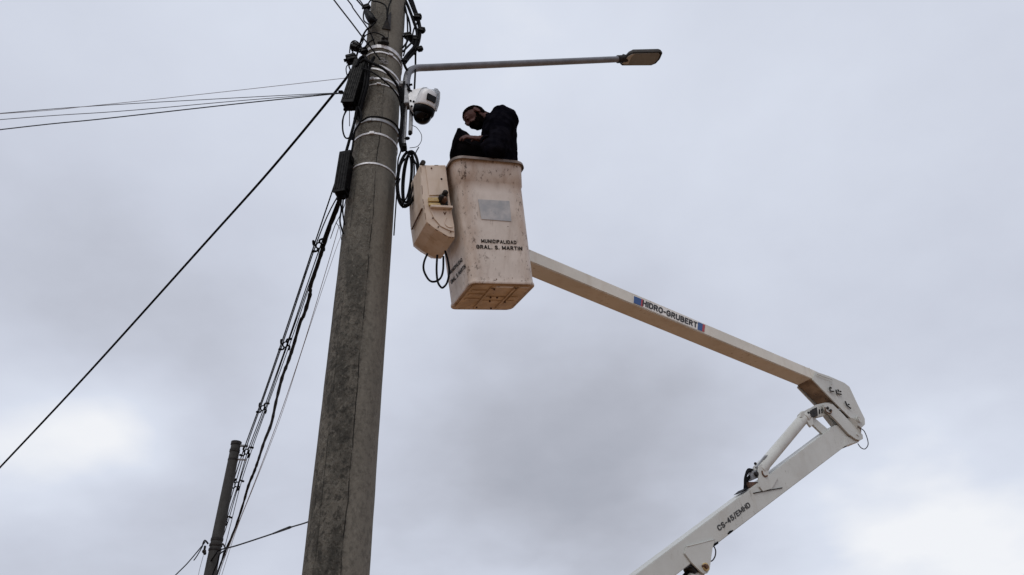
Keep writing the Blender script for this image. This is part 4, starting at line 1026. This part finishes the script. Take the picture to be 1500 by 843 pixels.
def rrect(w, d, r, n=6, m=0):
    """rounded rectangle; m extra points along each straight side"""
    if m:
        base = rrect(w, d, r, n); out = []
        for i, q in enumerate(base):
            out.append(q)
            if i % (n + 1) == n:
                p2 = base[(i + 1) % len(base)]
                out += [(q[0] + (p2[0] - q[0]) * t, q[1] + (p2[1] - q[1]) * t) for t in [.06, .14, .25, .5, .75, .86, .94][:m]]
        return out
    out = []
    for cx, cy, s in ((w / 2 - r, d / 2 - r, 0), (-w / 2 + r, d / 2 - r, 90), (-w / 2 + r, -d / 2 + r, 180), (w / 2 - r, -d / 2 + r, 270)):
        for k in range(n + 1):
            a = math.radians(s + 90 * k / n); out.append((cx + r * math.cos(a), cy + r * math.sin(a)))
    return out


def loft(bm, levels, n=6, m=0):
    rings = []
    for c, w, d, r in levels: rings.append([bm.verts.new(bk(x, y, c)) for x, y in rrect(w, d, r, n, m)])
    N = len(rings[0])
    for A, B in zip(rings, rings[1:]):
        for k in range(N): bm.faces.new((A[k], A[(k + 1) % N], B[(k + 1) % N], B[k]))
    return rings


def wd(c): return wb + (wt - wb) * c / Hh, db + (dt - db) * c / Hh
lv = [(.012, wb - .02, db - .02, .045), (.002, wb - .004, db - .004, .05), (.006, wb, db, .05), (.02, wb + .0, db + .0, .052), (.03, wb - .008, db - .008, .052)]
for c in (.05, .2, .4, .6, .70, .775): w, d = wd(c); lv.append((c, w - .008, d - .008, .058))
w, d = wd(.783); lv.append((.783, w + .004, d + .004, .06))
w, d = wd(.88); lv.append((.88, w + .016, d + .016, .062)); lv.append((Hh, w + .032, d + .032, .066))
# inner wall
w, d = wd(Hh); lv += [(Hh, w - .02, d - .02, .05), (.03, wb - .04, db - .04, .03)]
bm = bmesh.new(); gl = bm.verts.layers.float.new('grime_and_shade'); rings = loft(bm, lv, 6, 7)
# dirt on the corners and foot; below the rim, dirt plus painted overhang shade
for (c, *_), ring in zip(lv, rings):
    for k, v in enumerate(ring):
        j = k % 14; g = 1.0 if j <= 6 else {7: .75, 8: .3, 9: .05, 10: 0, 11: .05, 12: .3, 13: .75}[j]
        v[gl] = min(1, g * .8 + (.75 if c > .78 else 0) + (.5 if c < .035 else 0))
bm.faces.new(rings[-1]); bm.faces.new(rings[0][::-1])
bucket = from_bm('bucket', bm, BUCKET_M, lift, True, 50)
# rolled flange
w, d = wd(Hh); bm = bmesh.new()
loop = [(Hh - .004, w + .013, d + .013, .066), (Hh - .006, w + .05, d + .05, .085), (Hh - .02, w + .062, d + .062, .09), (Hh - .018, w + .068, d + .068, .092), (Hh + .004, w + .062, d + .062, .09), (Hh + .009, w + .045, d + .045, .08), (Hh + .008, w - .02, d - .02, .05)]
rings = loft(bm, loop); N = len(rings[0])
for k in range(N): bm.faces.new((rings[-1][k], rings[-1][(k + 1) % N], rings[0][(k + 1) % N], rings[0][k]))
from_bm('rim', bm, RIM_M, bucket, True, 50)
# underside: floor pan with moulded bars
bm = bmesh.new(); poly = [bk(x, y, .0) for x, y in rrect(wb - .06, db - .06, .03)]; prism(bm, poly, BC * .012)
from_bm('floor_pan', bm, BUCKET_UNDER, bucket)
def ubar(a0_, b0_, a1_, b1_, w_, h_=.009, m=BUCKET_UNDER, nm='floor_rib'):
    p, q = bk(a0_, b0_, -h_ / 2), bk(a1_, b1_, -h_ / 2); dd = (q - p).normalized(); sd_ = dd.cross(BC)
    bm = bmesh.new(); box(bm, (p + q) / 2, dd * (q - p).length / 2, sd_ * w_ / 2, BC * h_ / 2, .002); from_bm(nm, bm, m, bucket)
ubar(-.07, -.21, -.07, .205, .016); ubar(.10, -.21, .10, .205, .014); ubar(.125, -.2, .125, .1, .006); ubar(-.055, -.02, .19, -.02, .008, .005); ubar(-.055, .05, .19, .05, .006, .004)
for y in (-.12, -.05, .03): ubar(-.195, y, -.09, y, .03, .006)
ubar(-.045, -.2, .085, -.2, .022, .006, BUCKET_M); ubar(.14, -.2, .2, -.2, .016, .006, BUCKET_M)
for a_, b_ in ((-.045, -.165), (-.07, -.19), (.10, -.2), (-.02, -.02), (.03, -.02), (.0, .05), (.12, .06), (-.06, .17), (.06, .19)):
    bm = bmesh.new(); q = bk(a_, b_, -.004); cyl(bm, q, q - BC * .01, .007, 8); from_bm('bolt', bm, RUST, bucket)
# front face helpers
w0, d0 = wd(.4); w1, d1 = wd(.6)
f0 = bk(0, -(d0 - .008) / 2, .4); f1 = bk(0, -(d1 - .008) / 2, .6); FN = BA.cross((f1 - f0).normalized()); FN = FN if FN.dot(V((0, -1, 0))) > 0 else -FN
def ff(x, y, l=0.0): return hit(x, y, f0 + FN * l, FN)
g0 = bk(-(w0 - .008) / 2, 0, .4); g1 = bk(-(w1 - .008) / 2, 0, .6); LN = BB.cross((g1 - g0).normalized()); LN = LN if LN.dot(V((-1, 0, 0))) > 0 else -LN
def lf(x, y, l=0.0): return hit(x, y, g0 + LN * l, LN)
bm = bmesh.new(); prism(bm, [ff(x, y, .001) for x, y in ((700, 292.5), (746, 295), (749, 325), (705, 321.5))], FN * .003, .0008)
o = from_bm('plate', bm, PLATE_M, bucket); o['label'] = 'blank grey worn nameplate'
text_on('lettering', 'MUNICIPALIDAD', ff(705.5, 356.4), ff(756, 358.6), ff(705.0, 350.4), FN, TEXTW, bucket, bold=.28, gap=.32)
text_on('lettering', 'GRAL. S. MARTIN', ff(698.5, 365.0), ff(764.5, 367.8), ff(698.0, 358.6), FN, TEXTW, bucket, bold=.28, gap=.32)
text_on('lettering', 'MUNICIPALIDAD', lf(660.5, 402.5), lf(678, 383), lf(658.8, 397.2), LN, TEXTW, bucket, bold=.28)
text_on('lettering', 'GRAL. S. MARTIN', lf(662, 417), lf(683, 393), lf(660, 411), LN, TEXTW, bucket, bold=.28)
# chips along the lower front edge, screws, scuffs
for x, y, a_, b_ in ((725, 411.5, 2.4, 1.1), (737, 412.6, 5, .7), (746, 413, 1.6, .6), (757, 414.3, 1.6, .9), (764, 412, 1.8, .6), (750.5, 265, .9, 1.1), (659, 274, .7, .8), (744, 332, .7, .8), (663, 396, 1, 1)):
    bm = bmesh.new(); q = [ff(x + a_ * math.cos(t) * random.uniform(.7, 1.1), y + b_ * math.sin(t) * random.uniform(.7, 1.1), .0005) for t in [k * math.pi / 4 for k in range(8)]]
    prism(bm, q, FN * .0015); from_bm('chip', bm, RUST, bucket)

rnd = random.Random(11)
for k in range(30):
    c_ = rnd.random(); edge = rnd.random()
    if edge < .45: a_, cc = -.5 + rnd.uniform(.09, .16), rnd.choice((.18, .3, .62, .7)) + rnd.gauss(0, .035)
    elif edge < .7: a_, cc = .5 - rnd.uniform(.07, .13), rnd.uniform(.05, .75)
    elif edge < .9: a_, cc = rnd.uniform(-.36, .42), rnd.uniform(.03, .06)
    else: a_, cc = rnd.uniform(-.34, .4), rnd.uniform(.1, .74)
    ww, dd_ = wd(cc); q0 = bk(a_ * ww, -(dd_ - .008) / 2, cc); q0 = q0 + FN * ((f0 - q0).dot(FN) + .0004)
    r1, r2 = rnd.uniform(.0012, .0042), rnd.uniform(.001, .007) * (rnd.random() + .4)
    bm = bmesh.new(); prism(bm, [q0 + BA * r1 * math.cos(t) * rnd.uniform(.5, 1.2) + BC * r2 * math.sin(t) * rnd.uniform(.5, 1.2) for t in [j * math.pi / 3.5 for j in range(7)]], FN * .0008)
    from_bm('chip', bm, RUST if rnd.random() < .6 else RIM_M, bucket)

# boom tip mount behind the bucket
mt = bk(.18, db / 2, .32); mt2 = s0 + du * .05 + uu * HB / 2 - NB * WB / 2
bm = bmesh.new(); tube(bm, [mt - BB * .02, mt2], .07, 16); from_bm('bucket_mount', bm, WHITE_BOOM, lift, True)

# ------------------------------------------------------------ control box on the left of the bucket
CN = (-BB * .93 - BA * .0 + V((0, 0, 0))).normalized()
cb0 = bk(-wb / 2 - .05, -.17, .5)
def cf(x, y, l=0.0): return hit(x, y, cb0 + CN * l, CN)
prof = [(616, 241), (653, 241), (659, 290), (666.5, 335), (666.5, 349), (657, 348), (637, 336), (624.5, 326), (619, 290)]
DEP = .41
pp = [cf(x, y) for x, y in prof]
cbc = sum(pp, V((0, 0, 0))) / len(pp)
bm = bmesh.new(); rgs = []
for dep, sc in ((0, .965), (.012, 1.0), (DEP - .07, 1.0), (DEP, .86)):
    rgs.append([bm.verts.new(cbc + (q - cbc) * sc + BB * dep) for q in pp])
for A, B in zip(rgs, rgs[1:]):
    for k in range(len(pp)): bm.faces.new((A[k], A[(k + 1) % len(pp)], B[(k + 1) % len(pp)], B[k]))
bm.faces.new(rgs[0][::-1]); bm.faces.new(rgs[-1])
cbx = from_bm('control_box', bm, BOX_M, lift)
pf = [(623, 243.5), (652, 243.5), (657, 286), (628.5, 287)]
bm = bmesh.new(); prism(bm, [cf(x, y, .001) for x, y in pf], CN * .007, .0015); from_bm('cover', bm, BOX_M, cbx)
pf = [(629.5, 307), (660, 308), (665, 331), (664.5, 340), (657, 338), (645, 332), (635.5, 321)]
bm = bmesh.new(); prism(bm, [cf(x, y, .001) for x, y in pf], CN * .007, .0015); from_bm('cover', bm, BOX_M, cbx)
def cpoly(name, pts, m, l0=.001, th=.012, bev=.001):
    bm = bmesh.new(); prism(bm, [cf(x, y, l0) for x, y in pts], CN * th, bev); return from_bm(name, bm, m, cbx)
cpoly('bracket_bar', [(626.5, 291), (643, 291.5), (642, 297), (627, 296.5)], BRASS, .004, .018)
cpoly('bracket_bar', [(627, 299), (643, 299.5), (645, 302.5), (628, 302.5)], BRASS, .004, .018)
cpoly('ledge', [(629, 303.5), (661, 305), (661.5, 308), (630, 306.5)], BOX_M, .002, .035)
cpoly('switch_recess', [(640, 296), (643, 289), (649, 288), (653, 281), (655.5, 290), (656, 302), (646, 301.5)], DARK_METAL, .003, .006)
def cball(name, x, y, r, m, l=.012, ht=.02):
    bm = bmesh.new(); q = cf(x, y, l); cyl(bm, q - CN * .01, q + CN * ht, r, 14); ball(bm, q + CN * ht, r * .8, 10); return from_bm(name, bm, m, cbx, True)
cball('lever', 645.5, 292, .022, DARK_METAL, .012, .03); cball('lever', 651, 285, .020, DARK_METAL, .012, .03); cball('lever', 650, 295, .020, RUST, .012, .035)
cball('hole', 646.5, 263, .010, DARK_METAL, .004, .003)
cpoly('warning_mark', [(649.5, 310), (651.5, 312.5), (653.5, 310), (654, 311.5), (651.8, 316), (649.5, 312)], RUST, .0085, .001, 0)
for x, y in ((632, 247), (634, 320), (642, 333), (660, 340)):
    bm = bmesh.new(); q = cf(x, y, .008); cyl(bm, q, q + CN * .005, .006, 8); from_bm('screw', bm, RUST, cbx)
bm = bmesh.new(); q = cf(618.5, 241, -.02); cyl(bm, q, q - BB * .03, .018, 12); ball(bm, q, .02, 12); from_bm('knob', bm, DARK_METAL, cbx, True)
for i in range(len(pp)):
    qa, qb = cbc + (pp[i] - cbc) * .985 + BB * .004, cbc + (pp[(i + 1) % len(pp)] - cbc) * .985 + BB * .004
    for t0, t1 in ((.12, .38), (.55, .7), (.78, .95)):
        if (i * 7 + int(t0 * 100)) % 3 == 0: continue
        bm = bmesh.new(); tube(bm, [qa.lerp(qb, t0), qa.lerp(qb, t1)], .0022, 5); from_bm('edge_wear', bm, RUST, cbx)
# round moulded ring on the lower panel
rg = [cf(660 + 8.5 * math.cos(t), 325 + 8.5 * math.sin(t), .0095) for t in [math.radians(70 + k * 14) for k in range(12)]]
bm = bmesh.new(); tube(bm, rg, .004, 6); from_bm('ring', bm, BOX_M, cbx, True)
# slot on the flank
for (x0, y0, x1, y1) in ((603.5, 336, 618, 306),):
    a = cf(x0, y0); 
    FLN = (pp[0] - pp[8]).cross(BB).normalized(); FLN = FLN if FLN.x < 0 else -FLN
    p, q = hit(x0, y0, pp[8] + FLN * .001, FLN), hit(x1, y1, pp[8] + FLN * .001, FLN)
    bm = bmesh.new(); tube(bm, [p, q], .006, 6); from_bm('slot', bm, RUST, cbx, True)
# cable loops beneath
for pts in (((626, 372), (621, 385), (621, 397), (628, 410), (636, 413), (645, 408), (649, 396), (649.5, 376)), ((640.5, 374), (639.5, 395), (641, 412), (645, 420), (649, 421.5), (655, 414), (658, 398), (656, 382), (652, 368))):
    rod('cable_loop', catmull([P(x, y, 4.22) for x, y in pts], 6), .0075, BLACK)


# ------------------------------------------------------------ person
def remesh(name, bm, voxel, m, parent, smooth_it=4):
    bmesh.ops.recalc_face_normals(bm, faces=bm.faces)
    me = bpy.data.meshes.new(name); bm.to_mesh(me); bm.free()
    o = bpy.data.objects.new(name, me); COL.objects.link(o)
    r = o.modifiers.new('r', 'REMESH'); r.mode = 'VOXEL'; r.voxel_size = voxel
    s = o.modifiers.new('s', 'SMOOTH'); s.iterations = smooth_it; s.factor = .5
    dg = bpy.context.evaluated_depsgraph_get(); m2 = bpy.data.meshes.new_from_object(o.evaluated_get(dg))
    bpy.data.objects.remove(o); m2.name = name; m2.materials.clear()
    q = link(name, m2, m, parent, True)
    if parent: q.data.transform(world_of(parent).inverted())
    return q


TC = bk(.0, 0, Hh)                       # centre of the bucket mouth
FL = bk(.0, 0, .04)                       # floor
YC = TC.y
person = empty('person', bk(.07, .02, .03), 'man in a black jacket standing in the bucket, head bowed over his hands', 'person')
X, Z, Yv = V((1, 0, 0)), V((0, 0, 1)), V((0, 1, 0))
yP = YC - .02
hc = P(697.5, 172.5, yP - .04)             # head centre
k_ = depth(hc) / 6.2                      # keep the figure's size as the photo shows it
ang = math.radians(40)
F = V((-math.cos(ang), -.08, -math.sin(ang))).normalized(); Sd = V((0, 1, 0)) - F * F.y; Sd.normalize(); U = Sd.cross(F); U = U if U.z > 0 else -U


def hpnt(f, s, u): return hc + (F * f + Sd * s + U * u) * k_


def ell(bm, c, rf, rs, ru, axes=(None, None, None), seg=20):
    a, b, c2 = axes if axes[0] else (F, Sd, U)
    ball(bm, c, 1, seg, [a * rf * k_, b * rs * k_, c2 * ru * k_])


sh_n = P(733, 181, yP - .19); sh_f = P(731, 179, yP + .19); chest = P(731, 190, yP); neckb = P(717, 183, yP - .02)
el_n = P(727, 222, yP - .27); wr_n = P(709, 204.5, yP - .25)
el_f = P(722, 224, yP + .2); wr_f = P(704, 222, yP + .06)
pelvis = P(735, 262, yP + .02); waist = P(733, 228, yP)
bm = bmesh.new()
ell(bm, hpnt(0, 0, .02), .096, .076, .098); ell(bm, hpnt(.03, 0, -.055), .062, .056, .062); ell(bm, hpnt(.055, 0, -.092), .034, .036, .026)
ell(bm, hpnt(-.01, 0, -.03), .07, .065, .07)
ell(bm, hpnt(.085, 0, .022), .018, .05, .012); ell(bm, hpnt(.075, 0, -.04), .028, .045, .03)
tube(bm, [hpnt(.085, 0, .012), hpnt(.105, 0, -.012), hpnt(.112, 0, -.028)], [.009 * k_, .012 * k_, .016 * k_], 10); ell(bm, hpnt(.102, 0, -.031), .014, .018, .01)
for s in (-1, 1):
    ell(bm, hpnt(.087, .03 * s, .004), .012, .014, .009)
    ear = [hpnt(-.012 + .020 * math.cos(t), s * (.078 + .006 * math.cos(t)), .002 + .030 * math.sin(t)) for t in [k * math.pi / 5 for k in range(10)]]
    tube(bm, ear, .0065 * k_, 8, closed=True); ell(bm, hpnt(-.008, s * .074, .0), .018, .008, .026)
ell(bm, hpnt(.093, 0, -.052), .012, .024, .006); ell(bm, hpnt(.09, 0, -.063), .012, .021, .007)
tube(bm, [hpnt(-.03, 0, -.03), hpnt(-.06, 0, -.09), neckb, chest], [.058 * k_, .056 * k_, .065, .10], 18)
# torso, legs
tube(bm, catmull([chest, waist, pelvis], 4), [.11, .115, .115, .11, .11, .11, .115, .12, .11], 18)
tube(bm, [sh_n, chest, sh_f], [.06, .1, .06], 14)
for s, kn in ((-1, 0), (1, 0)):
    hip = pelvis + Yv * .09 * s; foot = bk(.06, .10 * s, .10); knee = hip.lerp(foot, .5) + V((-.04, 0, 0))
    tube(bm, catmull([hip, knee, foot], 4), [.085, .08, .075, .065, .058, .055, .052, .045, .04], 12)
    box(bm, bk(.02, .10 * s, .075), BA * .12, BB * .045, BC * .035, .015)
for a, e, w in ((sh_n, el_n, wr_n), (sh_f, el_f, wr_f)):
    tube(bm, catmull([a, e, w], 5), [.055, .053, .05, .047, .045, .044, .043, .04, .036, .031, .028], 12)


def hand(bm, w, d, palm_n, side, L=.185, curl=.5):
    """w wrist, d direction, palm_n out of the back of the hand, side towards the thumb"""
    d = d.normalized(); side = (side - d * side.dot(d)).normalized(); n = d.cross(side).normalized(); n = n if n.dot(palm_n) > 0 else -n
    c = w + d * L * .27
    ball(bm, c, 1, 14, [d * L * .30, side * .040, n * .017]); tube(bm, [w - d * .02, w + d * L * .2], [.027, .026], 12)
    for i, (ln, off) in enumerate(((.40, .030), (.45, .010), (.42, -.011), (.33, -.030))):
        p = w + d * L * .5 + side * off; q = [p - d * .02]
        a = 0; cc = curl * (1 + .12 * i)
        for j, sg in enumerate((.45, .32, .23)):
            q.append(q[-1] + (d * math.cos(a) - n * math.sin(a)) * (L * ln * sg * 1.15 + (.02 if j == 0 else 0))); a += cc
        tube(bm, q, [.0095, .009, .0082, .0068], 8); ball(bm, q[-1], .0068, 8)
    p = w + d * L * .12 + side * .03; t = (d * .7 + side * .6 - n * .35).normalized()
    q = [p, p + t * .035, p + t * .035 + (t * .7 + d * .5 - n * .3).normalized() * .032, p + t * .035 + (t * .4 + d * .8 - n * .6).normalized() * .055]
    tube(bm, q, [.013, .012, .0095, .0075], 8); ball(bm, q[-1], .0075, 8)


hd_n = P(684, 200.5, yP - .27) - wr_n; hd_f = P(684, 219, yP + .06) - wr_f
hand(bm, wr_n, hd_n, V((0, -.7, .7)), V((0, .5, .8)), .19, .45)
hand(bm, wr_f, hd_f, V((0, .6, .7)), V((0, -.5, .8)), .18, .55)
body = remesh('body', bm, .0065, SKIN, person, 3)


def shell(name, test, thick, m):
    """hair that follows the skin: the faces of the head inside a region, lifted off and closed"""
    src = body.data; bm = bmesh.new(); bm.from_mesh(src); base = world_of(person); bm.transform(base)
    def co(v):
        q = v.co - hc; return q.dot(F) / k_, q.dot(Sd) / k_, q.dot(U) / k_
    kill = [v for v in bm.verts if (v.co - hc).length > .2 or not test(*co(v))]
    bmesh.ops.delete(bm, geom=kill, context='VERTS'); bm.normal_update()
    for v in bm.verts:
        n_ = v.normal.copy(); v.co += n_ * (thick * (.75 + .5 * noise.noise(v.co * 60)))
    bmesh.ops.solidify(bm, geom=list(bm.faces), thickness=thick * 1.3)
    return from_bm(name, bm, m, person, True, 80)


def is_hair(f, s, u):
    if abs(s) > .079 and u < .04: return False
    if f > .055: return u > .060
    if f > .02: return u > .035 + (f - .02) * .7
    if f > -.01: return u > .005 + (f + .01) * 1.0
    return u > -.062 + (f + .1) * .25 and f < -.025 or u > .02


def is_beard(f, s, u):
    if abs(s) > .079 or u < -.135 or f < -.012: return False
    if u > .012: return False
    if f < .022: return u < .012 and f > -.004 or u < -.045
    if f < .07: return u < -.026 - (f - .022) * .55 + .006 * math.sin(f * 300 + s * 200)
    return u < -.046 or (-.052 < u < -.036 and f > .088 and abs(s) < .035)


shell('hair', is_hair, .007, HAIR)
shell('beard', is_beard, .0045, HAIR)
for s in (-1, 1):
    bm = bmesh.new(); tube(bm, [hpnt(.100, .012 * s, .020), hpnt(.097, .03 * s, .026), hpnt(.085, .048 * s, .018)], [.003, .0042, .002], 6); from_bm('eyebrow', bm, HAIR, person, True)
    bm = bmesh.new(); ell(bm, hpnt(.093, .029 * s, .003), .006, .010, .0045, seg=10); from_bm('eye', bm, DOME, person, True)
# jacket
bm = bmesh.new()
spine = [P(736, 268, yP + .02), P(733.5, 246, yP + .01), P(731.5, 222, yP), P(731, 200, yP), P(731.5, 186, yP), P(723, 186, yP - .01)]
sp = catmull(spine, 4)
rings = []
for i, q in enumerate(sp):
    t = i / (len(sp) - 1); px_ = 24.5 + 1.5 * math.sin(t * 3.1); rxx = wid(px_, q); ryy = .185 + .03 * math.sin(t * 3.0)
    if t > .7: kk = (t - .7) / .3; rxx *= 1 - .50 * kk; ryy *= 1 - .45 * kk
    dirv = (sp[min(i + 1, len(sp) - 1)] - sp[max(i - 1, 0)]).normalized(); xx = (X - dirv * X.dot(dirv)).normalized()
    rings.append([bm.verts.new(q + xx * rxx * math.cos(2 * math.pi * j / 24) + Yv * ryy * math.sin(2 * math.pi * j / 24)) for j in range(24)])
for A, B in zip(rings, rings[1:]):
    for j in range(24): bm.faces.new((A[j], A[(j + 1) % 24], B[(j + 1) % 24], B[j]))
bm.faces.new(rings[0][::-1]); bm.faces.new(rings[-1])
for c, r in ((P(737.5, 178, yP - .05), .118), (P(736, 176, yP + .08), .115)): ball(bm, c, r, 18)
for c, r in ((sh_n + V((.01, .03, -.02)), .098), (sh_f + V((0, -.03, -.02)), .095), (P(738, 190, yP), .11)): ball(bm, c, r, 16)
# collar / hood roll
ring = [neckb + V((.02, 0, .0)) + (F.cross(Sd) * .0 + Yv * math.sin(t) * .085 + (X * .6 - Z * .8).normalized() * math.cos(t) * .075) for t in [k * math.pi / 8 for k in range(16)]]
tube(bm, ring, .026, 10, closed=True)
for a, e, w, sg in ((sh_n, el_n, wr_n, -1), (sh_f, el_f, wr_f, 1)):
    w2 = w.lerp(e, .22)
    tube(bm, catmull([a, e, w2], 6), [.085, .084, .082, .078, .075, .072, .070, .070, .067, .062, .058, .053, .048], 16)
jk = remesh('jacket', bm, .010, JACKET, person, 12)
# soft creases
for v in jk.data.vertices:
    q = v.co; nrm = v.normal
    f = noise.noise(V((q.x * 9, q.y * 9, q.z * 15))) * .013 + noise.noise(V((q.x * 20, q.y * 20, q.z * 34 + q.x * 14))) * .009
    v.co = q + nrm * f
bm = bmesh.new(); wcf = wr_n.lerp(el_n, .2); ddn = (wr_n - el_n).normalized(); tube(bm, [wcf, wcf + ddn * .012, wcf + ddn * .03], [.05, .047, .041], 14); from_bm('cuff', bm, JACKET, person, True)
# trousers
bm = bmesh.new(); ball(bm, pelvis, 1, 16, [X * .13, Yv * .17, Z * .13])
for s in (-1, 1):
    hip = pelvis + Yv * .09 * s; foot = bk(.06, .10 * s, .10); knee = hip.lerp(foot, .5) + V((-.04, 0, 0))
    tube(bm, catmull([hip, knee, foot + BC * .02], 4), [.1, .097, .092, .082, .076, .074, .072, .07, .068], 12)
remesh('trousers', bm, .014, PANTS, person, 3)

# ------------------------------------------------------------ tool bag over the rim
yb = yP - .10
bag = empty('tool_bag', P(672, 228, yb), 'black cloth tool bag with a peaked flap standing at the bucket rim before the man', 'tool bag')
bm = bmesh.new()
prof = [(659, 240), (660.5, 226), (664, 214), (668, 203), (670, 195.5), (674.5, 195), (678, 198.5), (684, 202), (694, 211), (706, 214), (718, 222), (716, 240)]
a_ = [P(x, y, yb - .0) for x, y in prof]
rg = []
for dz_, sc in ((-.07, .9), (-.05, .99), (.0, 1.0), (.05, .99), (.075, .88)):
    c_ = sum(a_, V((0, 0, 0))) / len(a_); rg.append([bm.verts.new(c_ + (q - c_) * sc + Yv * dz_) for q in a_])
for A, B in zip(rg, rg[1:]):
    for k in range(len(a_)): bm.faces.new((A[k], A[(k + 1) % len(a_)], B[(k + 1) % len(a_)], B[k]))
bm.faces.new(rg[0][::-1]); bm.faces.new(rg[-1])
bmesh.ops.subdivide_edges(bm, edges=bm.edges, cuts=2, use_grid_fill=True)
for v in bm.verts: v.co += V((noise.noise(v.co * 16), noise.noise(v.co * 16 + V((5, 5, 5))), noise.noise(v.co * 13 + V((9, 1, 3))))) * .010
from_bm('bag_body', bm, BAG, bag, True, 60)
bm = bmesh.new(); tube(bm, catmull([P(x, y, yb - .085) for x, y in ((662, 224), (668, 207), (678, 206), (690, 212))], 5), .007, 8); from_bm('strap', bm, BAG, bag, True)
